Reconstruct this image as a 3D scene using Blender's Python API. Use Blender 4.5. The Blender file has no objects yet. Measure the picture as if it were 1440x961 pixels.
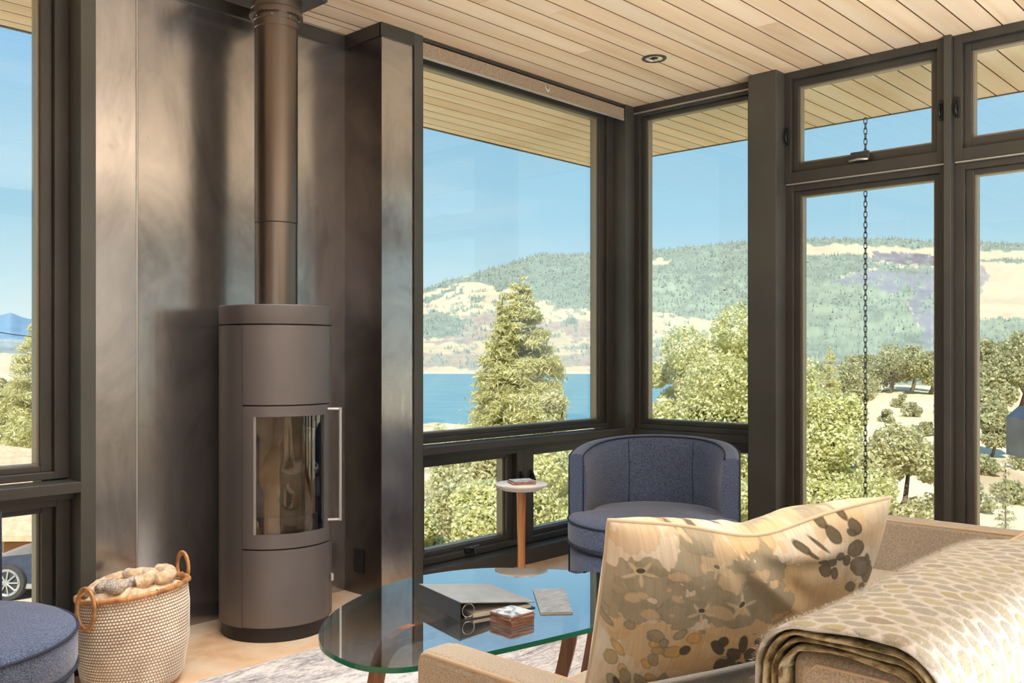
import bpy, math, random
import numpy as np
from mathutils import Vector, Matrix

random.seed(7)
rng = np.random.default_rng(7)
PI = math.pi
SC = bpy.context.scene
COL = SC.collection

# ------------------------------------------------------------------ camera
# World: X runs along the fireplace wall (towards the corner), Y towards that wall, Z up.
ANG = math.radians(42.95)
cam_d = bpy.data.cameras.new('camera')
cam = bpy.data.objects.new('camera', cam_d)
COL.objects.link(cam)
cam.location = (0, 0, 1.17)
cam.rotation_euler = (PI / 2, 0, ANG - PI / 2)
cam_d.sensor_width = 36.0
cam_d.lens = 1300 / 1440 * 36.0
cam_d.shift_y = 18.5 / 1440
cam_d.clip_end = 20000
cam_d.clip_start = 0.05
SC.camera = cam

# ------------------------------------------------------------------ sky, sun, exposure
SC.view_settings.view_transform = 'Standard'
SC.view_settings.look = 'None'
SC.view_settings.gamma = 1
SC.view_settings.use_curve_mapping = False
SC.view_settings.exposure = 0.22
SC.cycles.use_denoising = True
SC.cycles.max_bounces = 10
SC.cycles.diffuse_bounces = 5
SC.cycles.glossy_bounces = 4
SC.cycles.transmission_bounces = 6
SC.cycles.transparent_max_bounces = 16
SC.cycles.caustics_reflective = False
SC.cycles.caustics_refractive = False
SC.cycles.sample_clamp_indirect = 6


def lin(c):
    return tuple(((v / 255) / 12.92 if v / 255 <= 0.04045 else ((v / 255 + 0.055) / 1.055) ** 2.4) for v in c) + (1.0,)


W = bpy.data.worlds.new('sky')
SC.world = W
W.use_nodes = True
wn = W.node_tree
wn.nodes.clear()
w_out = wn.nodes.new('ShaderNodeOutputWorld')
w_bg = wn.nodes.new('ShaderNodeBackground')
w_tc = wn.nodes.new('ShaderNodeTexCoord')
w_sep = wn.nodes.new('ShaderNodeSeparateXYZ')
w_ramp = wn.nodes.new('ShaderNodeValToRGB')
wn.links.new(w_tc.outputs['Generated'], w_sep.inputs[0])
wn.links.new(w_sep.outputs['Z'], w_ramp.inputs[0])
sky_stops = [(0.0, (226, 236, 234)), (0.03, (222, 240, 242)), (0.08, (198, 228, 238)), (0.14, (172, 213, 233)),
             (0.22, (158, 204, 230)), (0.34, (136, 190, 234)), (1.0, (96, 150, 214))]
el = w_ramp.color_ramp.elements
el[0].position, el[0].color = sky_stops[0][0], lin(sky_stops[0][1])
el[1].position, el[1].color = sky_stops[-1][0], lin(sky_stops[-1][1])
for p_, c_ in sky_stops[1:-1]:
    e_ = el.new(p_)
    e_.color = lin(c_)
w_n = wn.nodes.new('ShaderNodeTexNoise')          # faint thin cloud
w_n.inputs['Scale'].default_value = 3.2
w_n.inputs['Detail'].default_value = 5
w_map = wn.nodes.new('ShaderNodeMapping')
w_map.inputs['Scale'].default_value = (1, 1, 4)
w_mr = wn.nodes.new('ShaderNodeMapRange')
w_mr.inputs[1].default_value = 0.56
w_mr.inputs[2].default_value = 0.8
w_mr.inputs[4].default_value = 0.4
w_mix = wn.nodes.new('ShaderNodeMixRGB')
w_mix.inputs[2].default_value = lin((225, 238, 242))
wn.links.new(w_tc.outputs['Generated'], w_map.inputs[0])
wn.links.new(w_map.outputs[0], w_n.inputs['Vector'])
wn.links.new(w_n.outputs[0], w_mr.inputs[0])
wn.links.new(w_mr.outputs[0], w_mix.inputs[0])
wn.links.new(w_ramp.outputs[0], w_mix.inputs[1])
wn.links.new(w_mix.outputs[0], w_bg.inputs['Color'])
w_bg.inputs['Strength'].default_value = 0.95
wn.links.new(w_bg.outputs[0], w_out.inputs[0])

sd = bpy.data.lights.new('sun', 'SUN')
sd.energy = 5.6
sd.angle = 0.009
sd.color = (1.0, 0.95, 0.86)
sun = bpy.data.objects.new('sun', sd)
COL.objects.link(sun)
sun.rotation_euler = Vector((0.75, 0.46, -0.80)).to_track_quat('-Z', 'Y').to_euler()


def area(name, loc, target, sx, sy, power, color=(1, 1, 1)):
    d = bpy.data.lights.new(name, 'AREA')
    d.shape = 'RECTANGLE'
    d.size, d.size_y = sx, sy
    d.energy = power
    d.color = color
    o = bpy.data.objects.new(name, d)
    COL.objects.link(o)
    o.location = loc
    o.rotation_euler = (Vector(target) - Vector(loc)).to_track_quat('-Z', 'Y').to_euler()
    return o


ceiling_fill = area('fill_light', (1.75, 2.35, 2.73), (1.75, 2.36, 0), 1.5, 0.9, 26, (0.95, 0.97, 1.0))  # added fill under the ceiling, out of view, no fixture there
ceiling_fill.data.spread = math.radians(105)
area('fill_light', (-2.0, -2.2, 1.7), (2.4, 2.6, 1.9), 3.0, 2.0, 20, (0.97, 0.98, 1.0))  # unseen frontal fill added behind the camera
area('fill_light', (0.2, -1.8, 2.66), (0.2, -1.8, 0), 3.0, 2.0, 18, (0.94, 0.97, 1.0))  # unseen overhead fill, added to lift the interior
area('fill_light', (2.3, -1.1, 0.3), (2.3, -1.1, 2.75), 3.2, 1.5, 255, (0.92, 0.96, 1.0))  # added upward fill behind the sofa, brightens the ceiling

# ------------------------------------------------------------------ material helpers


def newmat(name):
    m = bpy.data.materials.new(name)
    m.use_nodes = True
    nt = m.node_tree
    return m, nt, nt.nodes['Principled BSDF']


def N(nt, typ, **kw):
    n = nt.nodes.new('ShaderNode' + typ)
    for k, v in kw.items():
        n.inputs[k].default_value = v
    return n


def plain(name, rgb, rough=0.5, metal=0.0, spec=0.5, sheen=0.0):
    m, nt, b = newmat(name)
    b.inputs['Base Color'].default_value = lin(rgb)
    b.inputs['Roughness'].default_value = rough
    b.inputs['Metallic'].default_value = metal
    b.inputs['Specular IOR Level'].default_value = spec
    b.inputs['Sheen Weight'].default_value = sheen
    return m


def ramp(nt, stops):
    r = nt.nodes.new('ShaderNodeValToRGB')
    e = r.color_ramp.elements
    e[0].position, e[0].color = stops[0][0], lin(stops[0][1])
    e[1].position, e[1].color = stops[-1][0], lin(stops[-1][1])
    for p, c in stops[1:-1]:
        x = e.new(p)
        x.color = lin(c)
    return r


def noisy(name, stops, scale=5, detail=4, stretch=(1, 1, 1), rough=0.5, metal=0.0, bump=0.0, bump_scale=None,
          spec=0.5, sheen=0.0, rough_var=0.0, obj_random=0.0, dist=0.0, coord='Object'):
    m, nt, b = newmat(name)
    tc = nt.nodes.new('ShaderNodeTexCoord')
    mp = nt.nodes.new('ShaderNodeMapping')
    mp.inputs['Scale'].default_value = stretch
    nt.links.new(tc.outputs[coord], mp.inputs[0])
    vec = mp.outputs[0]
    oi = nt.nodes.new('ShaderNodeObjectInfo')
    add = N(nt, 'VectorMath')
    add.operation = 'ADD'
    mul = nt.nodes.new('ShaderNodeMath')
    mul.operation = 'MULTIPLY'
    mul.inputs[1].default_value = 37.0 if obj_random else 0.0
    nt.links.new(oi.outputs['Random'], mul.inputs[0])
    nt.links.new(vec, add.inputs[0])
    nt.links.new(mul.outputs[0], add.inputs[1])
    n = N(nt, 'TexNoise', Scale=scale, Detail=detail, Distortion=dist)
    nt.links.new(add.outputs[0], n.inputs['Vector'])
    r = ramp(nt, stops)
    nt.links.new(n.outputs[0], r.inputs[0])
    colr = r.outputs[0]
    if obj_random:
        hs = nt.nodes.new('ShaderNodeHueSaturation')
        mr = N(nt, 'MapRange')
        mr.inputs[3].default_value = 1 - obj_random
        mr.inputs[4].default_value = 1 + obj_random
        nt.links.new(oi.outputs['Random'], mr.inputs[0])
        nt.links.new(mr.outputs[0], hs.inputs['Value'])
        nt.links.new(colr, hs.inputs['Color'])
        colr = hs.outputs[0]
    nt.links.new(colr, b.inputs['Base Color'])
    b.inputs['Roughness'].default_value = rough
    b.inputs['Metallic'].default_value = metal
    b.inputs['Specular IOR Level'].default_value = spec
    b.inputs['Sheen Weight'].default_value = sheen
    if rough_var:
        mr2 = N(nt, 'MapRange')
        mr2.inputs[3].default_value = rough - rough_var
        mr2.inputs[4].default_value = rough + rough_var
        nt.links.new(n.outputs[0], mr2.inputs[0])
        nt.links.new(mr2.outputs[0], b.inputs['Roughness'])
    if bump:
        bn = N(nt, 'TexNoise', Scale=bump_scale or scale, Detail=3)
        nt.links.new(tc.outputs[coord], bn.inputs['Vector'])
        bp = nt.nodes.new('ShaderNodeBump')
        bp.inputs['Strength'].default_value = bump
        bp.inputs['Distance'].default_value = 0.004
        nt.links.new(bn.outputs[0], bp.inputs['Height'])
        nt.links.new(bp.outputs[0], b.inputs['Normal'])
    return m


def glassmat(name, tint=(0.96, 0.985, 0.98), ior=1.5, gain=1.0):
    m = bpy.data.materials.new(name)
    m.use_nodes = True
    nt = m.node_tree
    nt.nodes.clear()
    out = nt.nodes.new('ShaderNodeOutputMaterial')
    mix = nt.nodes.new('ShaderNodeMixShader')
    tr = nt.nodes.new('ShaderNodeBsdfTransparent')
    tr.inputs[0].default_value = tint + (1,)
    gl = nt.nodes.new('ShaderNodeBsdfGlossy')
    gl.inputs['Roughness'].default_value = 0.0
    fr = nt.nodes.new('ShaderNodeFresnel')
    fr.inputs[0].default_value = ior
    # the same curve from both sides of the sheet
    geo = nt.nodes.new('ShaderNodeNewGeometry')
    flip = nt.nodes.new('ShaderNodeMath')
    flip.operation = 'MULTIPLY_ADD'
    flip.inputs[1].default_value = (1.0 / ior - ior)
    flip.inputs[2].default_value = ior
    # Cycles inverts the ior for back faces itself; feeding 1/ior there keeps the outside curve
    inv = nt.nodes.new('ShaderNodeMath')
    inv.operation = 'MULTIPLY_ADD'
    nt.links.new(geo.outputs['Backfacing'], flip.inputs[0])
    nt.links.new(flip.outputs[0], fr.inputs[0])
    g = nt.nodes.new('ShaderNodeMath')
    g.operation = 'MULTIPLY'
    g.use_clamp = True
    g.inputs[1].default_value = gain
    nt.links.new(fr.outputs[0], g.inputs[0])
    nt.links.new(g.outputs[0], mix.inputs[0])
    nt.links.new(tr.outputs[0], mix.inputs[1])
    nt.links.new(gl.outputs[0], mix.inputs[2])
    nt.links.new(mix.outputs[0], out.inputs[0])
    return m


def wood(name, stops, axis='x', scale=14, rough=0.5, obj_random=0.12, stretch_k=0.08, bump=0.12):
    st = {'x': (stretch_k, 1, 1), 'y': (1, stretch_k, 1), 'z': (1, 1, stretch_k)}[axis]
    return noisy(name, stops, scale=scale, detail=6, stretch=st, rough=rough, obj_random=obj_random, dist=0.6,
                 bump=bump, bump_scale=60)


def colattr(name, rough=0.9, bump=0.0, bump_scale=300, metal=0.0, sheen=0.0, trans=0.0):
    m, nt, b = newmat(name)
    a = nt.nodes.new('ShaderNodeAttribute')
    a.attribute_name = 'tone'
    nt.links.new(a.outputs['Color'], b.inputs['Base Color'])
    b.inputs['Roughness'].default_value = rough
    b.inputs['Specular IOR Level'].default_value = 0.2
    b.inputs['Sheen Weight'].default_value = sheen
    if bump:
        tc = nt.nodes.new('ShaderNodeTexCoord')
        bn = N(nt, 'TexNoise', Scale=bump_scale, Detail=2)
        nt.links.new(tc.outputs['Object'], bn.inputs['Vector'])
        bp = nt.nodes.new('ShaderNodeBump')
        bp.inputs['Strength'].default_value = bump
        bp.inputs['Distance'].default_value = 0.002
        nt.links.new(bn.outputs[0], bp.inputs['Height'])
        nt.links.new(bp.outputs[0], b.inputs['Normal'])
    return m


def fabric(name, dark, light, weave=420, rough=0.95, sheen=0.3, bump=0.35, cloud=3.0, cloud_amt=0.25):
    m, nt, b = newmat(name)
    tc = nt.nodes.new('ShaderNodeTexCoord')
    n1 = N(nt, 'TexNoise', Scale=weave, Detail=2)
    n2 = N(nt, 'TexNoise', Scale=cloud, Detail=3)
    nt.links.new(tc.outputs['Object'], n1.inputs['Vector'])
    nt.links.new(tc.outputs['Object'], n2.inputs['Vector'])
    r = ramp(nt, [(0.32, dark), (0.68, light)])
    nt.links.new(n1.outputs[0], r.inputs[0])
    hs = nt.nodes.new('ShaderNodeHueSaturation')
    mr = N(nt, 'MapRange')
    mr.inputs[1].default_value = 0.3
    mr.inputs[2].default_value = 0.7
    mr.inputs[3].default_value = 1 - cloud_amt
    mr.inputs[4].default_value = 1 + cloud_amt
    nt.links.new(n2.outputs[0], mr.inputs[0])
    nt.links.new(mr.outputs[0], hs.inputs['Value'])
    nt.links.new(r.outputs[0], hs.inputs['Color'])
    nt.links.new(hs.outputs[0], b.inputs['Base Color'])
    b.inputs['Roughness'].default_value = rough
    b.inputs['Sheen Weight'].default_value = sheen
    b.inputs['Specular IOR Level'].default_value = 0.15
    bp = nt.nodes.new('ShaderNodeBump')
    bp.inputs['Strength'].default_value = bump
    bp.inputs['Distance'].default_value = 0.002
    nt.links.new(n1.outputs[0], bp.inputs['Height'])
    nt.links.new(bp.outputs[0], b.inputs['Normal'])
    return m


def leafmat(name, a, bcol, c, translucent=0.35):
    m = bpy.data.materials.new(name)
    m.use_nodes = True
    nt = m.node_tree
    nt.nodes.clear()
    out = nt.nodes.new('ShaderNodeOutputMaterial')
    geo = nt.nodes.new('ShaderNodeNewGeometry')
    r = ramp(nt, [(0.0, a), (0.5, bcol), (1.0, c)])
    nt.links.new(geo.outputs['Random Per Island'], r.inputs[0])
    d = nt.nodes.new('ShaderNodeBsdfDiffuse')
    t = nt.nodes.new('ShaderNodeBsdfTranslucent')
    mx = nt.nodes.new('ShaderNodeMixShader')
    mx.inputs[0].default_value = translucent
    nt.links.new(r.outputs[0], d.inputs[0])
    nt.links.new(r.outputs[0], t.inputs[0])
    nt.links.new(d.outputs[0], mx.inputs[1])
    nt.links.new(t.outputs[0], mx.inputs[2])
    nt.links.new(mx.outputs[0], out.inputs[0])
    return m


M = {}
M['ceiling_wood'] = wood('ceiling_wood', [(0.25, (226, 194, 156)), (0.5, (243, 217, 184)), (0.75, (250, 232, 206))], 'x', 9, 0.5, 0.08)
M['soffit_wood'] = wood('soffit_wood', [(0.25, (246, 204, 162)), (0.5, (254, 226, 190)), (0.75, (255, 236, 208))], 'x', 9, 0.5, 0.07)
M['board_edge'] = plain('shaded_board_edge', (120, 84, 50), 0.9)  # brown painted in for the shadow inside the board joints
M['backing'] = plain('dark_backing', (52, 36, 22), 0.9)
M['bronze'] = noisy('bronze_frame', [(0.3, (56, 55, 51)), (0.7, (70, 68, 63))], 3, 3, rough=0.38, metal=0.15, spec=0.6)
M['bronze_light'] = plain('bronze_glazing_bead', (150, 140, 120), 0.35, 0.4)
M['post'] = noisy('painted_post', [(0.3, (68, 68, 64)), (0.7, (84, 83, 77))], 2, 3, rough=0.42, metal=0.25, spec=0.6)
M['stove'] = noisy('stove_paint', [(0.3, (104, 99, 98)), (0.7, (117, 111, 109))], 2, 2, rough=0.48, metal=0.55)
M['stove_dark'] = plain('stove_dark', (42, 40, 42), 0.5, 0.3)
M['pipe'] = noisy('flue_steel', [(0.3, (112, 102, 94)), (0.7, (128, 118, 108))], 2, 2, rough=0.3, metal=0.85)
M['silver'] = plain('brushed_silver', (190, 188, 184), 0.35, 0.7)
M['chrome'] = plain('polished_metal', (200, 200, 205), 0.12, 1.0)
M['black'] = plain('black_plastic', (22, 22, 24), 0.4)
M['firebrick'] = noisy('firebrick', [(0.3, (140, 122, 104)), (0.7, (190, 172, 150))], 9, 4, rough=0.9)
M['wall_white'] = noisy('painted_wall', [(0.3, (226, 222, 214)), (0.7, (234, 230, 222))], 3, 3, rough=0.8)
M['blue'] = fabric('blue_tweed', (44, 53, 76), (108, 122, 152), 260, cloud_amt=0.12)
M['blue_pipe'] = plain('dark_blue_piping', (42, 48, 66), 0.8)
M['sofa'] = fabric('beige_chenille', (150, 138, 122), (190, 178, 160), 330, sheen=0.35, cloud_amt=0.06)
M['sofa_pipe'] = plain('beige_piping', (190, 168, 142), 0.85)
M['oak'] = wood('oiled_oak', [(0.3, (120, 74, 40)), (0.5, (168, 112, 66)), (0.75, (190, 134, 84))], 'z', 22, 0.4, 0.05)
M['walnut'] = wood('walnut', [(0.3, (92, 56, 36)), (0.5, (132, 86, 56)), (0.75, (158, 108, 74))], 'z', 20, 0.35, 0.05)
M['stone_top'] = noisy('pale_stone', [(0.3, (196, 194, 190)), (0.7, (216, 214, 208))], 12, 4, rough=0.4)
M['glass'] = glassmat('window_glass', gain=0.8)
M['table_glass'] = glassmat('table_glass', (0.97, 0.99, 0.98), 1.52, 3.3)
M['stove_glass'] = glassmat('stove_glass', (0.72, 0.70, 0.66), 1.6, 2.6)
M['rattan'] = noisy('rattan', [(0.3, (150, 96, 52)), (0.55, (198, 142, 88)), (0.8, (222, 178, 124))], 30, 4, rough=0.5)
M['weave'] = colattr('basket_weave', 0.85)
M['pillow'] = colattr('printed_cotton', 0.85, 0.25, 500, sheen=0.2)
M['piping'] = plain('cream_piping', (226, 210, 186), 0.8)
M['tree_cone'] = leafmat('far_conifer', (140, 150, 142), (158, 168, 156), (182, 188, 172), 0.3)  # distance haze mixed into these pale grey greens
M['bark'] = noisy('bark', [(0.3, (90, 74, 58)), (0.7, (130, 112, 92))], 12, 4, rough=0.9)
M['leaf_conifer'] = leafmat('conifer_needles', (186, 180, 118), (222, 216, 156), (246, 240, 200), 0.5)
M['leaf_bright'] = leafmat('bright_leaves', (192, 190, 124), (230, 226, 166), (250, 246, 214), 0.5)
M['leaf_oak'] = leafmat('oak_leaves', (160, 158, 116), (196, 192, 146), (226, 220, 178), 0.45)
M['leaf_pale'] = leafmat('pale_leaves', (186, 180, 132), (220, 214, 164), (244, 236, 200), 0.5)
M['paper'] = plain('white_paper', (226, 222, 214), 0.8)
M['binder'] = noisy('binder_cover', [(0.3, (128, 128, 126)), (0.7, (150, 148, 144))], 18, 4, rough=0.28, spec=0.8)
M['binder_spine'] = plain('binder_spine', (52, 58, 62), 0.35)
M['booklet'] = noisy('booklet_cover', [(0.3, (112, 112, 108)), (0.7, (150, 150, 146))], 22, 4, rough=0.35, stretch=(1, 3, 1))
M['terracotta'] = plain('coaster_edge', (150, 104, 82), 0.7)
M['coaster'] = noisy('coaster_face', [(0.42, (96, 104, 110)), (0.5, (176, 182, 184)), (0.62, (190, 194, 196))], 60, 3, rough=0.4)
M['shade'] = noisy('woven_shade', [(0.3, (132, 114, 94)), (0.5, (154, 136, 114)), (0.7, (176, 158, 134))], 160, 3, stretch=(0.5, 1, 1.0), rough=0.9, bump=0.5, bump_scale=200)
M['asphalt_roof'] = noisy('roof_shingle', [(0.3, (192, 158, 126)), (0.7, (218, 186, 152))], 6, 5, rough=0.9)
M['car_paint'] = plain('dark_car_paint', (70, 76, 92), 0.2, 0.4)
M['tyre'] = plain('tyre', (60, 58, 56), 0.8)
M['siding'] = noisy('weathered_siding', [(0.3, (140, 118, 98)), (0.7, (168, 146, 124))], 14, 5, stretch=(0.2, 0.2, 1), rough=0.8, obj_random=0.08)
M['grey_metal'] = noisy('grey_metal', [(0.3, (128, 128, 132)), (0.7, (150, 150, 154))], 6, 3, rough=0.5, metal=0.3)
M['rust'] = plain('dark_iron', (74, 66, 58), 0.6, 0.5)
M['land'] = colattr('dry_land', 1.0)

# floor: stained polished concrete
m, nt, b = newmat('stained_concrete')
tc = nt.nodes.new('ShaderNodeTexCoord')
n1 = N(nt, 'TexNoise', Scale=1.6, Detail=7, Roughness=0.65, Distortion=0.8)
n2 = N(nt, 'TexNoise', Scale=14, Detail=5)
nt.links.new(tc.outputs['Object'], n1.inputs['Vector'])
nt.links.new(tc.outputs['Object'], n2.inputs['Vector'])
r1 = ramp(nt, [(0.3, (202, 156, 114)), (0.48, (228, 194, 156)), (0.66, (232, 212, 188))])
nt.links.new(n1.outputs[0], r1.inputs[0])
mx = nt.nodes.new('ShaderNodeMixRGB')
mx.blend_type = 'OVERLAY'
mx.inputs[0].default_value = 0.35
nt.links.new(r1.outputs[0], mx.inputs[1])
nt.links.new(n2.outputs[0], mx.inputs[2])
nt.links.new(mx.outputs[0], b.inputs['Base Color'])
b.inputs['Roughness'].default_value = 0.32
M['floor'] = m

# blackened steel panels with soft mill marks
m, nt, b = newmat('hot_rolled_steel')
tc = nt.nodes.new('ShaderNodeTexCoord')
n1 = N(nt, 'TexNoise', Scale=2.4, Detail=8, Roughness=0.7, Distortion=1.5)
n2 = N(nt, 'TexNoise', Scale=18, Detail=6, Roughness=0.7, Distortion=2.0)
mp = nt.nodes.new('ShaderNodeMapping')
mp.inputs['Scale'].default_value = (1, 1, 0.55)
nt.links.new(tc.outputs['Object'], mp.inputs[0])
nt.links.new(mp.outputs[0], n1.inputs['Vector'])
nt.links.new(mp.outputs[0], n2.inputs['Vector'])
r1 = ramp(nt, [(0.28, (156, 154, 154)), (0.5, (186, 184, 183)), (0.72, (206, 203, 200))])
nt.links.new(n1.outputs[0], r1.inputs[0])
r2 = ramp(nt, [(0.30, (176, 168, 160)), (0.42, (255, 255, 255)), (1.0, (255, 255, 255))])
nt.links.new(n2.outputs[0], r2.inputs[0])
mx = nt.nodes.new('ShaderNodeMixRGB')
mx.blend_type = 'MULTIPLY'
mx.inputs[0].default_value = 0.25
nt.links.new(r1.outputs[0], mx.inputs[1])
nt.links.new(r2.outputs[0], mx.inputs[2])
nt.links.new(mx.outputs[0], b.inputs['Base Color'])
b.inputs['Metallic'].default_value = 0.9
mr = N(nt, 'MapRange')
mr.inputs[3].default_value = 0.15
mr.inputs[4].default_value = 0.26
nt.links.new(n2.outputs[0], mr.inputs[0])
nt.links.new(mr.outputs[0], b.inputs['Roughness'])
M['steel'] = m
M['steel_dark'] = noisy('darker_steel', [(0.3, (84, 78, 76)), (0.7, (112, 104, 100))], 3, 6, rough=0.3, metal=0.9, dist=1.0)  # darker steel tone for the alcove's side return panels

# rug: abraded grey pattern
m, nt, b = newmat('abraded_rug')
tc = nt.nodes.new('ShaderNodeTexCoord')
n1 = N(nt, 'TexNoise', Scale=3.0, Detail=9, Roughness=0.75, Distortion=1.2)
n2 = N(nt, 'TexNoise', Scale=45, Detail=5, Roughness=0.8)
n3 = N(nt, 'TexNoise', Scale=300, Detail=2)
mp = nt.nodes.new('ShaderNodeMapping')
mp.inputs['Scale'].default_value = (0.6, 1.6, 1)
nt.links.new(tc.outputs['Object'], mp.inputs[0])
for n_ in (n1, n2, n3):
    nt.links.new(mp.outputs[0], n_.inputs['Vector'])
mx = nt.nodes.new('ShaderNodeMixRGB')
mx.inputs[0].default_value = 0.5
nt.links.new(n1.outputs[0], mx.inputs[1])
nt.links.new(n2.outputs[0], mx.inputs[2])
r1 = ramp(nt, [(0.37, (104, 104, 112)), (0.45, (176, 172, 172)), (0.53, (226, 218, 212)), (0.7, (242, 238, 234))])
nt.links.new(mx.outputs[0], r1.inputs[0])
nt.links.new(r1.outputs[0], b.inputs['Base Color'])
b.inputs['Roughness'].default_value = 1.0
b.inputs['Specular IOR Level'].default_value = 0.1
bp = nt.nodes.new('ShaderNodeBump')
bp.inputs['Strength'].default_value = 0.6
bp.inputs['Distance'].default_value = 0.004
nt.links.new(n3.outputs[0], bp.inputs['Height'])
nt.links.new(bp.outputs[0], b.inputs['Normal'])
M['rug'] = m

# lake water
m, nt, b = newmat('lake_water')
tc = nt.nodes.new('ShaderNodeTexCoord')
n1 = N(nt, 'TexNoise', Scale=0.05, Detail=4)
nt.links.new(tc.outputs['Object'], n1.inputs['Vector'])
r1 = ramp(nt, [(0.3, (92, 142, 152)), (0.7, (110, 160, 168))])
nt.links.new(n1.outputs[0], r1.inputs[0])
nt.links.new(r1.outputs[0], b.inputs['Base Color'])
b.inputs['Roughness'].default_value = 0.35
b.inputs['Specular IOR Level'].default_value = 0.3
bp = nt.nodes.new('ShaderNodeBump')
bp.inputs['Strength'].default_value = 0.4
bp.inputs['Distance'].default_value = 1.0
n2 = N(nt, 'TexNoise', Scale=0.4, Detail=4)
nt.links.new(tc.outputs['Object'], n2.inputs['Vector'])
nt.links.new(n2.outputs[0], bp.inputs['Height'])
nt.links.new(bp.outputs[0], b.inputs['Normal'])
M['water'] = m

# green ground edge of the table glass
m, nt, b = newmat('green_glass_edge')
b.inputs['Base Color'].default_value = lin((40, 150, 118))
b.inputs['Roughness'].default_value = 0.12
b.inputs['Transmission Weight'].default_value = 0.55
b.inputs['IOR'].default_value = 1.5
M['glass_edge'] = m

# knitted throw: rows of oval cells between pale yarns, driven by the cloth's own UV
m, nt, b = newmat('oval_knit')
uv = nt.nodes.new('ShaderNodeUVMap')
sep = nt.nodes.new('ShaderNodeSeparateXYZ')
dn = N(nt, 'TexNoise', Scale=16, Detail=6)
dv = nt.nodes.new('ShaderNodeMixRGB')
dv.blend_type = 'LINEAR_LIGHT'
dv.inputs[0].default_value = 0.02
nt.links.new(uv.outputs[0], dn.inputs['Vector'])
nt.links.new(uv.outputs[0], dv.inputs[1])
nt.links.new(dn.outputs['Color'], dv.inputs[2])
nt.links.new(dv.outputs[0], sep.inputs[0])


def mth(op, a, bb=None, c=None):
    n = nt.nodes.new('ShaderNodeMath')
    n.operation = op
    for i, v in enumerate((a, bb, c)):
        if v is None:
            continue
        if isinstance(v, (int, float)):
            n.inputs[i].default_value = v
        else:
            nt.links.new(v, n.inputs[i])
    return n.outputs[0]


cu = mth('MULTIPLY', sep.outputs[0], 1 / 0.030)
cv = mth('MULTIPLY', sep.outputs[1], 1 / 0.040)
row = mth('FLOOR', cu)
cv2 = mth('ADD', cv, mth('MULTIPLY', mth('MODULO', row, 2.0), 0.5))
fu = mth('SUBTRACT', mth('FRACT', cu), 0.5)
fv = mth('SUBTRACT', mth('FRACT', cv2), 0.5)
d2 = mth('ADD', mth('POWER', mth('ABSOLUTE', mth('MULTIPLY', fu, 1.85)), 2.0), mth('POWER', mth('ABSOLUTE', mth('MULTIPLY', fv, 1.95)), 2.4))
cell = nt.nodes.new('ShaderNodeMapRange')
cell.interpolation_type = 'SMOOTHSTEP'
cell.inputs[1].default_value = 0.28
cell.inputs[2].default_value = 0.92
nt.links.new(d2, cell.inputs[0])
comb = nt.nodes.new('ShaderNodeCombineXYZ')
nt.links.new(row, comb.inputs[0])
nt.links.new(mth('FLOOR', cv2), comb.inputs[1])
wn_ = nt.nodes.new('ShaderNodeTexWhiteNoise')
nt.links.new(comb.outputs[0], wn_.inputs['Vector'])
rc = ramp(nt, [(0.0, (170, 163, 152)), (0.35, (180, 176, 148)), (0.6, (160, 160, 157)), (0.85, (176, 172, 130)), (1.0, (150, 136, 122))])
nt.links.new(wn_.outputs['Value'], rc.inputs[0])
fz = N(nt, 'TexNoise', Scale=900, Detail=2)
tc = nt.nodes.new('ShaderNodeTexCoord')
nt.links.new(tc.outputs['Object'], fz.inputs['Vector'])
mixc = nt.nodes.new('ShaderNodeMixRGB')
nt.links.new(cell.outputs[0], mixc.inputs[0])
nt.links.new(rc.outputs[0], mixc.inputs[1])
mixc.inputs[2].default_value = lin((212, 209, 205))
ov = nt.nodes.new('ShaderNodeMixRGB')
ov.blend_type = 'OVERLAY'
ov.inputs[0].default_value = 0.7
nt.links.new(mixc.outputs[0], ov.inputs[1])
nt.links.new(fz.outputs[0], ov.inputs[2])
nt.links.new(ov.outputs[0], b.inputs['Base Color'])
b.inputs['Roughness'].default_value = 1.0
b.inputs['Sheen Weight'].default_value = 0.4
b.inputs['Specular IOR Level'].default_value = 0.1
bp = nt.nodes.new('ShaderNodeBump')
bp.inputs['Strength'].default_value = 0.9
bp.inputs['Distance'].default_value = 0.004
hsum = mth('ADD', cell.outputs[0], mth('MULTIPLY', fz.outputs[0], 0.6))
nt.links.new(hsum, bp.inputs['Height'])
nt.links.new(bp.outputs[0], b.inputs['Normal'])
M['throw'] = m
M['throw_edge'] = noisy('throw_folded_edge', [(0.35, (104, 90, 62)), (0.5, (158, 142, 104)), (0.7, (190, 178, 150))], 60, 4, stretch=(1, 1, 1), rough=1.0, bump=0.6, bump_scale=300)
M['fleece'] = noisy('curly_fleece', [(0.3, (196, 158, 116)), (0.5, (226, 198, 162)), (0.7, (242, 228, 204))], 40, 5, rough=1.0, bump=1.0, bump_scale=120, sheen=0.4)
M['fleece_grey'] = noisy('grey_knit', [(0.35, (150, 136, 124)), (0.65, (216, 206, 194))], 160, 3, rough=1.0, bump=0.8, bump_scale=260)

# ------------------------------------------------------------------ mesh helpers


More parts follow.
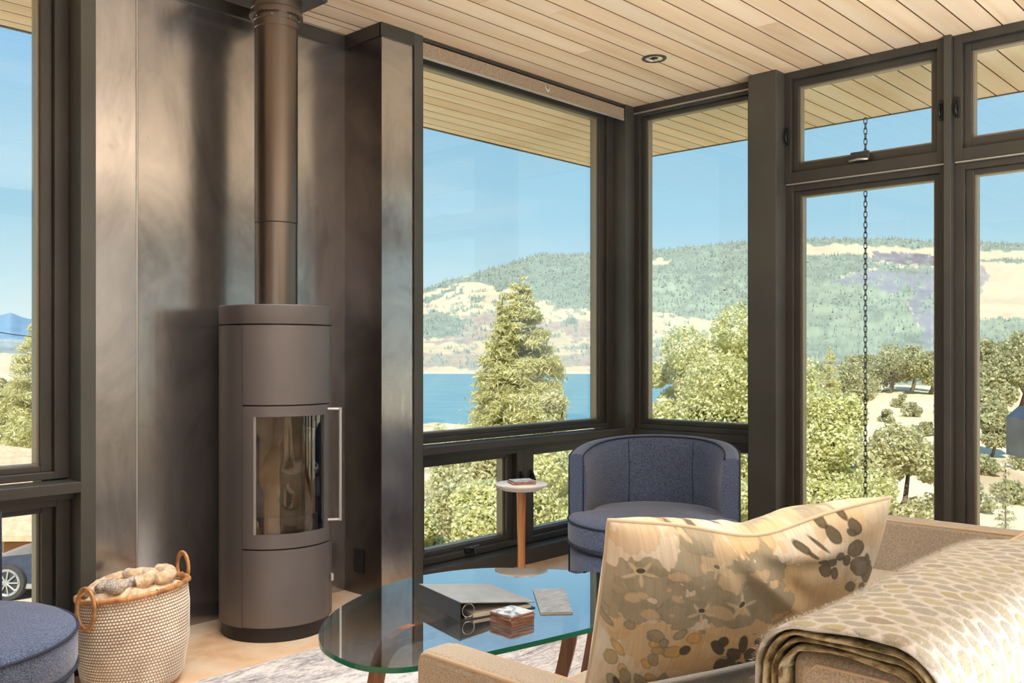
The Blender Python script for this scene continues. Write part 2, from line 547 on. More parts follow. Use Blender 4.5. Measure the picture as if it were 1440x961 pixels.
class MB:
    def __init__(s):
        s.v, s.f, s.uv = [], [], None

    def add(s, vs, fs):
        o = len(s.v)
        s.v.extend([tuple(p) for p in vs])
        s.f.extend([tuple(i + o for i in f) for f in fs])
        return s

    def box(s, x0, x1, y0, y1, z0, z1):
        if x0 > x1: x0, x1 = x1, x0
        if y0 > y1: y0, y1 = y1, y0
        if z0 > z1: z0, z1 = z1, z0
        vs = [(x0, y0, z0), (x1, y0, z0), (x1, y1, z0), (x0, y1, z0), (x0, y0, z1), (x1, y0, z1), (x1, y1, z1), (x0, y1, z1)]
        return s.add(vs, [(0, 3, 2, 1), (4, 5, 6, 7), (0, 1, 5, 4), (1, 2, 6, 5), (2, 3, 7, 6), (3, 0, 4, 7)])

    def tube(s, pts, rad, n=8, closed=False, cap=True):
        pts = [Vector(p) for p in pts]
        k = len(pts)
        rr = rad if isinstance(rad, (list, tuple)) else [rad] * k
        vs, up = [], None
        for i, p in enumerate(pts):
            if closed:
                t = pts[(i + 1) % k] - pts[i - 1]
            else:
                t = pts[min(i + 1, k - 1)] - pts[max(i - 1, 0)]
            t.normalize()
            if up is None:
                up = t.orthogonal().normalized()
            else:
                up = up - t * up.dot(t)
                up = up.normalized() if up.length > 1e-6 else t.orthogonal().normalized()
            w = t.cross(up)
            for j in range(n):
                a = 2 * PI * j / n
                vs.append(p + (up * math.cos(a) + w * math.sin(a)) * rr[i])
        fs = []
        for i in range(k if closed else k - 1):
            i2 = (i + 1) % k
            for j in range(n):
                j2 = (j + 1) % n
                fs.append((i * n + j, i2 * n + j, i2 * n + j2, i * n + j2))
        if cap and not closed:
            fs.append(tuple(range(n)))
            fs.append(tuple((k - 1) * n + j for j in reversed(range(n))))
        return s.add(vs, fs)

    def lathe(s, prof, n=48, a0=0.0, a1=2 * PI, cx=0.0, cy=0.0):
        full = abs(a1 - a0 - 2 * PI) < 1e-6
        cols = n if full else n + 1
        vs = []
        for j in range(cols):
            a = a0 + (a1 - a0) * j / n
            for (r, z) in prof:
                vs.append((cx + r * math.cos(a), cy + r * math.sin(a), z))
        k = len(prof)
        fs = []
        for j in range(n):
            j2 = (j + 1) % cols if full else j + 1
            for i in range(k - 1):
                fs.append((j * k + i, j2 * k + i, j2 * k + i + 1, j * k + i + 1))
        return s.add(vs, fs)

    def extrude(s, poly, z0, z1):
        n = len(poly)
        vs = [(x, y, z0) for x, y in poly] + [(x, y, z1) for x, y in poly]
        fs = [tuple(reversed(range(n))), tuple(range(n, 2 * n))]
        fs += [(i, (i + 1) % n, n + (i + 1) % n, n + i) for i in range(n)]
        return s.add(vs, fs)


def link(o, parent=None):
    COL.objects.link(o)
    if parent:
        o.parent = parent
    return o


def ob(name, mb, mat, parent=None, smooth=False, bevel=0.0, kind=None, origin=None, seg=2):
    me = bpy.data.meshes.new(name)
    vs = mb.v
    off = Vector((0, 0, 0))
    if origin is not None:
        off = Vector(origin)
    if parent is not None and origin is None and parent.get('_w'):
        off = Vector(parent['_loc'])
    if off.length:
        vs = [(p[0] - off.x, p[1] - off.y, p[2] - off.z) for p in vs]
    me.from_pydata(vs, [], mb.f)
    me.update()
    for mt in (mat if isinstance(mat, (list, tuple)) else [mat]):
        me.materials.append(mt)
    if smooth:
        me.polygons.foreach_set('use_smooth', [True] * len(me.polygons))
        if smooth == 'auto':
            me.set_sharp_from_angle(angle=math.radians(38))
    o = bpy.data.objects.new(name, me)
    link(o, parent)
    if origin is not None and parent is None:
        o.location = off
    if bevel:
        bm_ = o.modifiers.new('bevel', 'BEVEL')
        bm_.width = bevel
        bm_.segments = seg
        bm_.limit_method = 'ANGLE'
    if kind:
        o['kind'] = kind
    if parent is not None and parent.get('_w'):
        o['_w'] = 1
        o['_loc'] = list(parent['_loc'])
    return o


def tag(o, label, cat, group=None):
    o['label'] = label
    o['category'] = cat
    if group:
        o['group'] = group
    return o


def thing(name, label, cat, loc=(0, 0, 0), rz=0.0, group=None, world=False):
    """world=True: the parts' meshes are given in world metres and moved to the Empty."""
    o = bpy.data.objects.new(name, None)
    COL.objects.link(o)
    o.location = loc
    o.rotation_euler = (0, 0, rz)
    o.empty_display_size = 0.1
    tag(o, label, cat, group)
    if world:
        o['_w'] = 1
        o['_loc'] = list(loc)
    return o


def struct(name, loc=(0, 0, 0)):
    o = bpy.data.objects.new(name, None)
    COL.objects.link(o)
    o.location = loc
    o['kind'] = 'structure'
    o.empty_display_size = 0.1
    return o


def np_mesh(name, verts, faces, mat, parent=None, smooth=False, kind=None, col=None, uv=None):
    me = bpy.data.meshes.new(name)
    verts = np.asarray(verts, dtype=np.float32)
    faces = np.asarray(faces, dtype=np.int32)
    nf, k = faces.shape
    me.vertices.add(len(verts))
    me.vertices.foreach_set('co', verts.ravel())
    me.loops.add(nf * k)
    me.loops.foreach_set('vertex_index', faces.ravel())
    me.polygons.add(nf)
    me.polygons.foreach_set('loop_start', np.arange(nf, dtype=np.int32) * k)
    me.update(calc_edges=True)
    if smooth:
        me.polygons.foreach_set('use_smooth', np.ones(nf, dtype=bool))
    if col is not None:
        a = me.color_attributes.new('tone', 'FLOAT_COLOR', 'POINT')
        c = np.ones((len(verts), 4), dtype=np.float32)
        c[:, :3] = col
        a.data.foreach_set('color', c.ravel())
    if uv is not None:
        l = me.uv_layers.new(name='UVMap')
        l.data.foreach_set('uv', np.asarray(uv, dtype=np.float32)[faces.ravel()].ravel())
    me.validate()
    me.materials.append(mat)
    o = bpy.data.objects.new(name, me)
    link(o, parent)
    if kind:
        o['kind'] = kind
    return o


def grid_faces(nu, nv, wrap=False):
    i = np.arange(nu - (0 if wrap else 1))
    j = np.arange(nv - 1)
    I, J = np.meshgrid(i, j, indexing='ij')
    I2 = (I + 1) % nu
    return np.stack([I * nv + J, I2 * nv + J, I2 * nv + J + 1, I * nv + J + 1], -1).reshape(-1, 4)


def L3(c):
    c = np.asarray(c, dtype=float) / 255
    return np.where(c <= 0.04045, c / 12.92, ((c + 0.055) / 1.055) ** 2.4)


_lat = rng.random((8, 256, 256))


def vnoise(x, y, k=0):
    x = np.asarray(x, float)
    y = np.asarray(y, float)
    xi, yi = np.floor(x).astype(int), np.floor(y).astype(int)
    fx, fy = x - xi, y - yi
    fx = fx * fx * (3 - 2 * fx)
    fy = fy * fy * (3 - 2 * fy)
    L = _lat[k % 8]
    a = L[xi & 255, yi & 255]
    b_ = L[(xi + 1) & 255, yi & 255]
    c = L[xi & 255, (yi + 1) & 255]
    d = L[(xi + 1) & 255, (yi + 1) & 255]
    return (a * (1 - fx) + b_ * fx) * (1 - fy) + (c * (1 - fx) + d * fx) * fy


def fbm(x, y, oct=4, k=0):
    s, a, t = 0, 0.5, 0
    for i in range(oct):
        s = s + a * vnoise(x * 2 ** i + 13.7 * i, y * 2 ** i + 7.1 * i, k + i)
        t += a
        a *= 0.5
    return s / t


# ------------------------------------------------------------------ room shell
YA, XB, ZC = 3.60, 4.90, 2.75            # glass plane of wall A, of wall B, ceiling height
fl = MB().box(-3.6, 4.98, -4.1, 3.80, -0.25, 0)
ob('floor', fl, M['floor'], kind='structure')
jt = MB().box(-3.5, 4.85, 2.935, 2.941, 0.0, 0.0012)
ob('trim_1', jt, M['backing'], kind='structure')

# ceiling: every board its own piece (they run along X, 0.127 m wide), dark recess between them
CEIL = ob('ceiling', MB().box(-3.6, 4.98, -4.1, 3.62, 2.754, 2.9), M['backing'], kind='structure')


def board(name, x0, x1, y0, y1, z0, th, parent, mat, ch=0.0012):
    mb = MB()
    vs, n = [], 6
    prof = [(y0, z0 + th), (y0, z0 + ch), (y0 + ch, z0), (y1 - ch, z0), (y1, z0 + ch), (y1, z0 + th)]
    for x in (x0, x1):
        for (y, z) in prof:
            vs.append((x, y, z))
    fs = [tuple(range(n)), tuple(reversed(range(n, 2 * n)))] + [(i, i + n, (i + 1) % n + n, (i + 1) % n) for i in range(n)]
    mb.add(vs, fs)
    cx, cy = (x0 + x1) / 2, (y0 + y1) / 2
    mb.v = [(p[0] - cx, p[1] - cy, p[2] - z0) for p in mb.v]
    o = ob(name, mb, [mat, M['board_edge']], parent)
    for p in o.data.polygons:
        p.material_index = 1 if abs(p.normal.y) > 0.3 else 0  # sides and chamfers get the painted joint shadow
    o.location = (cx, cy, z0)
    return o


PITCH = 0.1270
rowsy = [3.457 - i * PITCH for i in range(0, 46)]
for k, y1 in enumerate([3.457 + PITCH] + rowsy):
    y0 = y1 - PITCH
    if y0 < -2.3:
        break
    cuts, x = [-2.2], -2.2
    x += random.uniform(1.2, 3.4)
    while x < 4.3:
        cuts.append(x)
        x += random.uniform(2.2, 4.2)
    cuts.append(4.875)
    for a, c in zip(cuts[:-1], cuts[1:]):
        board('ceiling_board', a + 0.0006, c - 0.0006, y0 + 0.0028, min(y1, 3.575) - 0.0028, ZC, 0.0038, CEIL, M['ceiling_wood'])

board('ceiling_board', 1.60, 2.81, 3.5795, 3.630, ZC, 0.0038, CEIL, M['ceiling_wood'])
# eaves soffit outside, same board lines
SOF = ob('soffit', MB().box(-3.6, 6.13, 3.62, 4.81, 2.754, 2.95).box(4.98, 6.13, -4.1, 3.62, 2.754, 2.95), M['backing'], kind='structure')
y = 3.457 + PITCH
while y < 4.80:
    y1 = min(y + PITCH, 4.81)
    y0 = max(y, 3.632)
    cuts, x = [-1.2], -1.2 + random.uniform(0.6, 2.5)
    while x < 5.6:
        cuts.append(x)
        x += random.uniform(2.0, 3.8)
    cuts.append(6.13)
    if y < 3.6:
        cuts = [c for c in cuts if c < 4.5] + [4.925]
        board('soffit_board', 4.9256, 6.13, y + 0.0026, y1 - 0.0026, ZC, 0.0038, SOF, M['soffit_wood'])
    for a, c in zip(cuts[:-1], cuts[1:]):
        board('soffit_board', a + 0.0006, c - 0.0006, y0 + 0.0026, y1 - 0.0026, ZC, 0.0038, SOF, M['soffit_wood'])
    y += PITCH
for y1 in [3.457 + PITCH] + rowsy:
    y0 = y1 - PITCH
    if y0 < -1.2:
        break
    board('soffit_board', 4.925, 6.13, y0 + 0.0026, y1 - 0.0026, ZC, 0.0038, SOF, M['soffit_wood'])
ob('fascia', MB().box(-3.6, 6.15, 4.812, 4.83, 2.745, 2.98).box(6.132, 6.15, -4.1, 4.81, 2.745, 2.98), M['bronze'], SOF)

# walls behind and beside the camera
ob('wall_west', MB().box(-3.7, -3.6, -4.1, 3.8, 0, 2.9), M['wall_white'], kind='structure')
ob('wall_south', MB().box(-3.6, 4.98, -4.2, -4.1, 0, 2.9), M['wall_white'], kind='structure')

# fireplace wall: blackened steel alcove
WN = struct('wall_north')
ob('steel_panel', MB().box(1.609, 2.797, 3.735, 3.742, 0, 2.69), M['steel'], WN)
ob('steel_panel', MB().box(1.450, 1.605, 3.450, 3.455, 0, 2.69), M['steel'], WN)
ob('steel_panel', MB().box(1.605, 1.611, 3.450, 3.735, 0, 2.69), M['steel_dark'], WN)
ob('steel_panel', MB().box(2.797, 2.990, 3.450, 3.455, 0, 2.69), M['steel'], WN)
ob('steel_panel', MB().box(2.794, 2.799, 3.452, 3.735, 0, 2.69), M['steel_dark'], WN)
ob('edge_strip', MB().box(1.603, 1.6075, 3.446, 3.451, 0, 2.69), M['silver'], WN)
ob('wall_core', MB().box(1.47, 3.05, 3.745, 3.95, -0.2, 2.76).box(1.45, 1.60, 3.458, 3.745, 0, 2.76)
   .box(2.803, 3.04, 3.458, 3.745, 0, 2.76), M['bronze'], WN)
tr = MB().box(1.609, 2.80, 3.722, 3.735, 2.687, 2.75).box(2.784, 2.80, 3.445, 3.735, 2.687, 2.75)
tr.box(2.784, 2.992, 3.438, 3.452, 2.687, 2.75).box(1.448, 1.62, 3.438, 3.452, 2.687, 2.75).box(1.605, 1.62, 3.45, 3.735, 2.687, 2.75)
ob('steel_trim', tr, M['bronze'], WN)
wp = ob('post', MB().box(2.994, 3.05, 3.440, 3.565, 0, 2.75), M['post'], WN, bevel=0.002)
wp = ob('post', MB().box(1.393, 1.448, 3.440, 3.565, 0, 2.75), M['post'], WN, bevel=0.002)
# outside corner of the alcove box: weathered boards, each its own piece
z = -0.35
while z < 2.7:
    o = ob('siding_board', MB().box(-0.016, 0.016, -0.045, 0.045, -0.058, 0.058), M['siding'], WN, bevel=0.004)
    o.location = (1.346, 3.685, z + 0.058)
    z += 0.1235
ob('wall_core', MB().box(1.3625, 1.47, 3.64, 3.725, -0.4, 2.76), M['bronze'], WN)

# corner column and wall B posts
ob('column', MB().box(4.757, 4.99, 3.447, 3.70, 0, 2.75), M['post'], kind='structure', bevel=0.003)
ob('column', MB().box(4.740, 4.93, 2.415, 2.586, 0, 2.75), M['post'], kind='structure', bevel=0.003)
ob('column', MB().box(4.740, 4.93, 0.49, 0.66, 0, 2.75), M['post'], kind='structure', bevel=0.003)
ob('column', MB().box(4.740, 4.93, -1.435, -1.265, 0, 2.75), M['post'], kind='structure', bevel=0.003)
ob('column', MB().box(4.740, 4.93, -3.36, -3.19, 0, 2.75), M['post'], kind='structure', bevel=0.003)
for ym in (1.5375, -0.3875, -2.3125):
    ob('mullion', MB().box(4.805, 4.93, ym - 0.017, ym + 0.017, 0, 2.75), M['post'], kind='structure', bevel=0.002)
ob('wall_east', MB().box(4.80, 4.98, -4.1, -3.365, 0, 2.76), M['wall_white'], kind='structure')


def pt(wall, a, n, z):
    """a runs along the wall, n is the distance into the room from the glass plane."""
    return (a, YA - n, z) if wall == 'A' else (XB - n, a, z)


def wbox(mb, wall, a0, a1, n0, n1, z0, z1):
    p, q = pt(wall, a0, n0, z0), pt(wall, a1, n1, z1)
    return mb.box(p[0], q[0], p[1], q[1], p[2], q[2])


def ring(mb, wall, a0, a1, z0, z1, w, n0, n1):
    ws = w if isinstance(w, tuple) else (w, w, w, w)      # left, right, bottom, top
    wbox(mb, wall, a0, a0 + ws[0], n0, n1, z0, z1)
    wbox(mb, wall, a1 - ws[1], a1, n0, n1, z0, z1)
    wbox(mb, wall, a0 + ws[0], a1 - ws[1], n0, n1, z0, z0 + ws[2])
    wbox(mb, wall, a0 + ws[0], a1 - ws[1], n0, n1, z1 - ws[3], z1)


def sash(parent, wall, a0, a1, z0, z1, ga0, ga1, gz0, gz1, n_out=0.05, name='frame', m='bronze'):
    """frame between the opening a0..a1/z0..z1 and the glass ga0..ga1/gz0..gz1, stepped in three."""
    mb = MB()
    da0, da1, dz0, dz1 = ga0 - a0, a1 - ga1, gz0 - z0, z1 - gz1
    k = 0.5
    ring(mb, wall, a0, a1, z0, z1, (da0 * k, da1 * k, dz0 * k, dz1 * k), -0.05, n_out)
    a0_, a1_, z0_, z1_ = a0 + da0 * k, a1 - da1 * k, z0 + dz0 * k, z1 - dz1 * k
    ring(mb, wall, a0_, a1_, z0_, z1_, (da0 * .4, da1 * .4, dz0 * .4, dz1 * .4), -0.045, n_out * 0.55)
    f = ob(name, mb, M[m], parent, bevel=0.0025)
    bd = MB()
    ring(bd, wall, a0_ + da0 * .4, a1_ - da1 * .4, z0_ + dz0 * .4, z1_ - dz1 * .4, (da0 * .1, da1 * .1, dz0 * .1, dz1 * .1), -0.03, 0.012)
    ob('glazing_bead', bd, M['bronze_light'], f)
    gp = MB()
    wbox(gp, wall, ga0 - 0.004, ga1 + 0.004, -0.004, 0.002, gz0 - 0.004, gz1 + 0.004)
    ob('glass_pane', gp, M['glass'], parent)
    return f


def crank(parent, wall, a, n, z):
    mb = MB()
    wbox(mb, wall, a - 0.035, a + 0.03, n, n + 0.022, z - 0.012, z + 0.018)
    c = ob('crank_base', mb, M['black'], parent, bevel=0.006)
    p0 = pt(wall, a - 0.02, n + 0.03, z + 0.016)
    p1 = pt(wall, a + 0.045, n + 0.034, z + 0.022)
    p2 = pt(wall, a + 0.012, n + 0.03, z + 0.02)
    p3 = pt(wall, a + 0.022, n + 0.036, z - 0.018)
    ob('crank_handle', MB().tube([p0, p1], 0.006, 8).tube([p2, p3], 0.0055, 8), M['chrome'], c, smooth='auto')


def latch(parent, wall, a, n, z):
    mb = MB()
    wbox(mb, wall, a - 0.009, a + 0.009, n, n + 0.012, z - 0.05, z + 0.05)
    l = ob('latch', mb, M['black'], parent, bevel=0.003)
    ob('latch_lever', MB().tube([pt(wall, a, n + 0.014, z + 0.03), pt(wall, a + 0.004, n + 0.028, z - 0.01), pt(wall, a, n + 0.02, z - 0.04)], [0.006, 0.007, 0.004], 8), M['black'], l, smooth=True)


def window_A(name, x0, x1, g0, g1, shade=False):
    w = struct(name)
    sash(w, 'A', x0, x1, 0.712, 2.75, g0, g1, 0.768, 2.654, 0.055)
    lg = MB().box(x0, x1, 3.437, 3.56, 0.668, 0.708)
    ob('window_sill', lg, M['bronze'], w, bevel=0.003)
    ob('sill_rail', MB().box(x0, x1, 3.50, 3.66, 0.640, 0.668), M['bronze'], w, bevel=0.002)
    mid = (x0 + x1) / 2 + 0.0
    for (a0, a1, b0, b1) in ((x0, mid - 0.012, g0, mid - 0.130), (mid + 0.012, x1, mid + 0.118, g1)):
        sash(w, 'A', a0, a1, 0.095, 0.640, b0, b1, 0.160, 0.585, 0.07)
    wb = MB().box(mid - 0.012, mid + 0.012, 3.53, 3.66, 0.095, 0.64)
    ob('mullion', wb, M['bronze'], w)
    cb = MB().box(x0, x1, 3.447, 3.66, 0.0, 0.088)
    ob('window_curb', cb, M['bronze'], w, bevel=0.003)
    for a in (x0 + 0.40, mid + 0.45):
        crank(w, 'A', a, 0.07, 0.128)
    for a in (mid - 0.04, mid + 0.05):
        latch(w, 'A', a, 0.07, 0.46)
    return w


window_A('window_1', -0.36, 1.393, -0.24, 1.292)
window_A('window_2', 3.05, 4.757, 3.180, 4.633)
window_A('window_6', -2.10, -0.42, -1.98, -0.54)
ob('column', MB().box(-0.42, -0.36, 3.44, 3.66, 0, 2.75), M['post'], kind='structure', bevel=0.002)
ob('wall_west_return', MB().box(-3.6, -2.10, 3.5, 3.66, 0, 2.76), M['wall_white'], kind='structure')


def bay(name, y0, y1, kind='door', gy0=None, gy1=None):
    w = struct(name)
    gy0 = gy0 if gy0 is not None else y0 + 0.09
    gy1 = gy1 if gy1 is not None else y1 - 0.09
    if kind == 'corner':
        sash(w, 'B', y0, y1, 0.70, 2.71, gy0, gy1, 0.765, 2.655, 0.05)
        ob('head_trim', MB().box(4.842, 4.93, y0, y1, 2.71, 2.75), M['bronze'], w)
        ob('chrome_track', MB().box(4.838, 4.85, y0, y1, 2.700, 2.7085), M['silver'], w)
        ob('window_sill', MB().box(4.83, 4.95, y0, y1, 0.655, 0.70), M['bronze'], w, bevel=0.003)
        sash(w, 'B', y0, y1, 0.09, 0.655, gy0, gy1, 0.160, 0.590, 0.05)
        ob('window_curb', MB().box(4.83, 4.96, y0, y1, 0.0, 0.09), M['bronze'], w, bevel=0.003)
    else:
        sash(w, 'B', y0, y1, 2.125, 2.75, gy0, gy1, 2.249, 2.662, 0.06)
        ob('edge_strip', MB().box(4.836, 4.85, y0 + 0.01, y1 - 0.01, 2.117, 2.1235), M['silver'], w)
        sash(w, 'B', y0, y1, 0.03, 2.115, gy0 - 0.012, gy1 - 0.012, 0.12, 2.05, 0.045)
        ob('window_curb', MB().box(4.83, 4.96, y0, y1, 0.0, 0.03), M['bronze'], w)
        ym = (y0 + y1) / 2
        hd = MB()
        wbox(hd, 'B', ym - 0.05, ym + 0.05, 0.06, 0.074, 2.205, 2.245)
        h = ob('latch_plate', hd, M['bronze'], w, bevel=0.004)
        ob('pull_handle', MB().tube([pt('B', ym - 0.052, 0.088, 2.197), pt('B', ym, 0.094, 2.200), pt('B', ym + 0.05, 0.088, 2.197)], 0.006, 8), M['silver'], h, smooth=True)
        for (yy) in (y0 + 0.022, y1 - 0.022):
            latch(w, 'B', yy, 0.06, 2.39)
    return w


bay('window_3', 2.586, 3.447, 'corner', 2.67, 3.365)
bay('window_4', 1.5545, 2.415, 'door', 1.640, 2.340)
bay('window_5', 0.66, 1.5205, 'door', 0.735, 1.435)
bay('window_7', -0.3705, 0.49)
bay('window_8', -1.265, -0.4045)
bay('window_9', -2.2955, -1.435)
bay('window_10', -3.19, -2.3295)

# ------------------------------------------------------------------ ceiling lamp, shade, outlet
t = thing('recessed_light', 'small round recessed lamp set in the boarded ceiling', 'ceiling light', (4.12, 2.80, ZC))
ob('trim_ring', MB().lathe([(0.044, 0.012), (0.047, -0.006), (0.062, -0.007), (0.066, -0.002), (0.066, 0.0)], 40), M['bronze'], t, smooth=True)
ob('reflector', MB().lathe([(0.047, -0.004), (0.040, 0.008), (0.030, 0.014), (0.0, 0.015)], 32), M['silver'], t, smooth=True)
ob('lens', MB().lathe([(0.024, 0.004), (0.020, -0.002), (0.0, -0.003)], 24), M['black'], t, smooth=True)

t = thing('roller_shade', 'woven brown fabric shade rolled up above the big lake window', 'window shade', (3.9, 3.49, 2.69), world=True)
prof = []
for k in range(22):
    a = 2 * PI * k / 22
    prof.append((3.487 + 0.030 * math.cos(a), 2.700 + 0.036 * math.sin(a)))
mb = MB()
vs = []
for x in (3.055, 4.745):
    vs += [(x, y_, z_) for y_, z_ in prof]
n = len(prof)
mb.add(vs, [tuple(range(n)), tuple(reversed(range(n, 2 * n)))] + [(i, i + n, (i + 1) % n + n, (i + 1) % n) for i in range(n)])
ob('fabric_roll', mb, M['shade'], t, smooth='auto')
ob('hem_flap', MB().box(3.056, 4.744, 3.452, 3.458, 2.655, 2.722), M['shade'], t)
ob('hem_bar', MB().box(3.056, 4.744, 3.450, 3.461, 2.645, 2.657), M['silver'], t, bevel=0.002)
ob('head_rail', MB().box(3.055, 4.75, 3.46, 3.53, 2.734, 2.749), M['bronze'], t)
ob('pull_cord', MB().tube([(3.98, 3.449, 2.70), (3.985, 3.444, 2.685), (4.0, 3.442, 2.672), (4.012, 3.444, 2.68), (4.01, 3.448, 2.695)], 0.004, 6), M['paper'], t, smooth=True)

t = thing('wall_outlet', 'black electrical outlet low on the dark steel alcove side', 'outlet', (2.793, 3.62, 0.165), world=True)
ob('cover_plate', MB().box(2.787, 2.7935, 3.585, 3.657, 0.105, 0.222), M['black'], t, bevel=0.002)
for zz in (0.14, 0.187):
    ob('socket', MB().box(2.7855, 2.788, 3.603, 3.639, zz - 0.014, zz + 0.014), M['stove_dark'], t, bevel=0.002)

# ------------------------------------------------------------------ wood stove
SX, SY, SR = 2.216, 3.446, 0.235
tocam = math.atan2(-SY, -SX)
F0 = tocam + math.radians(17)          # direction the door faces (plan angle)
t = thing('wood_stove', 'tall cylindrical grey wood stove with a curved glass door', 'stove', (SX, SY, 0), F0)
H = math.radians(51.5)


def arc_shell(r, a0, a1, z0, z1, th=0.006, n=28):
    mb = MB()
    mb.lathe([(r - th, z0), (r, z0), (r, z1), (r - th, z1)], n, a0, a1)
    m_ = len(mb.v)
    mb.f.append((0, 1, 2, 3))
    mb.f.append((m_ - 1, m_ - 2, m_ - 3, m_ - 4))
    return mb


ob('plinth', MB().lathe([(0, 0), (SR - 0.012, 0), (SR - 0.012, 0.058), (0, 0.058)], 64), M['stove_dark'], t, smooth='auto')
ob('body', arc_shell(SR, H + 0.012, 2 * PI - H - 0.012, 0.060, 1.290, 0.008, 60), M['stove'], t, smooth='auto')
ob('cap', MB().lathe([(0, 1.296), (SR, 1.296), (SR + 0.001, 1.299), (SR + 0.001, 1.371), (SR - 0.003, 1.375), (0, 1.375)], 72), M['stove'], t, smooth='auto')
ob('inner_core', MB().lathe([(0, 0.062), (SR - 0.012, 0.062), (SR - 0.012, 0.415), (0, 0.415)], 48), M['stove_dark'], t, smooth='auto')
ob('inner_core', MB().lathe([(0, 0.94), (SR - 0.012, 0.94), (SR - 0.012, 1.296), (0, 1.296)], 48), M['stove_dark'], t, smooth='auto')
ob('upper_panel', arc_shell(SR, -H, H, 0.966, 1.290, 0.008), M['stove'], t, smooth='auto')
ob('lower_panel', arc_shell(SR, -H, H, 0.062, 0.376, 0.008), M['stove'], t, smooth='auto')
# door: four curved rails around the glass
GH = math.radians(39.5)
dr = ob('door', arc_shell(SR + 0.001, -H, H, 0.382, 0.440, 0.010), M['stove'], t, smooth='auto')
ob('door_rail', arc_shell(SR + 0.001, -H, H, 0.918, 0.960, 0.010), M['stove'], dr, smooth='auto')
ob('door_stile', arc_shell(SR + 0.001, -H, -GH, 0.44, 0.918, 0.010, 8), M['stove'], dr, smooth='auto')
ob('door_stile', arc_shell(SR + 0.001, GH, H, 0.44, 0.918, 0.010, 8), M['stove'], dr, smooth='auto')
ob('bright_strip', arc_shell(SR - 0.001, -GH, -GH + 0.045, 0.44, 0.918, 0.004, 4), M['silver'], dr, smooth='auto')
ob('door_glass', arc_shell(SR - 0.004, -GH, GH, 0.436, 0.922, 0.004, 28), M['stove_glass'], dr, smooth='auto')
hb = H - 0.07
hx, hy = (SR + 0.0) * math.cos(hb), (SR + 0.0) * math.sin(hb)
ho = math.radians(68)
ox, oy = hx + 0.052 * math.cos(ho), hy + 0.052 * math.sin(ho)
hd = MB()
hd.tube([(hx, hy, 0.940), (ox, oy, 0.940)], 0.0055, 8).tube([(hx, hy, 0.470), (ox, oy, 0.470)], 0.0055, 8)
hd.tube([(ox, oy, 0.4645), (ox, oy, 0.9455)], 0.007, 10)
ob('handle', hd, M['silver'], dr, smooth='auto')
# fire chamber seen through the glass
fc = MB().lathe([(0, 0.418), (SR - 0.03, 0.418), (SR - 0.03, 0.425), (0, 0.425)], 40)
ob('fire_tray', fc, M['stove_dark'], t, smooth='auto')
fb = MB()
fb.box(-0.115, -0.095, -0.15, 0.15, 0.425, 0.935)
ob('firebrick', fb, M['firebrick'], t, bevel=0.003)
for s in (-1, 1):
    o = ob('firebrick', MB().box(-0.09, 0.04, s * 0.150 - 0.01, s * 0.150 + 0.01, 0.425, 0.85), M['firebrick'], t, bevel=0.003)
ob('ash_lip', arc_shell(SR - 0.03, -GH, GH, 0.425, 0.505, 0.006), M['pipe'], t, smooth='auto')
ob('air_lever', MB().box(-0.02, 0.008, -0.006, 0.006, 0.205, 0.235), M['silver'], t, bevel=0.002).location = ((SR + 0.008) * math.cos(H + 0.05), (SR + 0.008) * math.sin(H + 0.05), 0)

t = thing('stove_pipe', 'brown steel flue pipe rising from the stove to the ceiling', 'flue pipe', (SX, SY, 1.375), F0)
ob('pipe_section', MB().lathe([(0.089, 0), (0.089, 0.354)], 56), M['pipe'], t, smooth='auto')
ob('pipe_section', MB().lathe([(0.0885, 0.356), (0.0905, 0.358), (0.0905, 1.24)], 56), M['pipe'], t, smooth='auto')
cl = ob('collar', MB().lathe([(0.0905, 1.185), (0.093, 1.187), (0.093, 1.193), (0.0935, 1.215), (0.097, 1.218), (0.097, 1.236), (0.113, 1.238), (0.113, 1.252), (0.104, 1.254), (0.104, 1.265), (0.107, 1.268), (0.107, 1.315)], 56), M['pipe'], t, smooth='auto')
for k in range(8):
    a = k * PI / 4 + 0.3
    rv = ob('rivet', MB().lathe([(0, -0.0), (0.004, 0.0), (0.003, 0.003), (0, 0.004)], 8), M['silver'], cl, smooth=True)
    rv.location = (0.0975 * math.cos(a), 0.0975 * math.sin(a), 1.227)
    rv.rotation_euler = (0, PI / 2, a)
sb = MB().box(2.06 - SX, 2.372 - SX, 3.29 - SY, 3.60 - SY, 2.685 - 1.375, 2.7495 - 1.375)
t2 = ob('ceiling_box', sb, M['bronze'], t, bevel=0.004)
t2.rotation_euler = (0, 0, -F0)

# ------------------------------------------------------------------ armchairs (barrel, swivel)


def smooth_curve(pts, n, closed=False):
    pts = [np.array(p, float) for p in pts]
    k = len(pts)
    out = []
    segs = k if closed else k - 1
    for i in range(segs):
        p0 = pts[i - 1] if (closed or i > 0) else pts[0]
        p1, p2 = pts[i], pts[(i + 1) % k]
        p3 = pts[(i + 2) % k] if (closed or i + 2 < k) else pts[-1]
        for j in range(n):
            u = j / n
            out.append(0.5 * ((2 * p1) + (-p0 + p2) * u + (2 * p0 - 5 * p1 + 4 * p2 - p3) * u * u + (-p0 + 3 * p1 - 3 * p2 + p3) * u ** 3))
    if not closed:
        out.append(pts[-1])
    return out


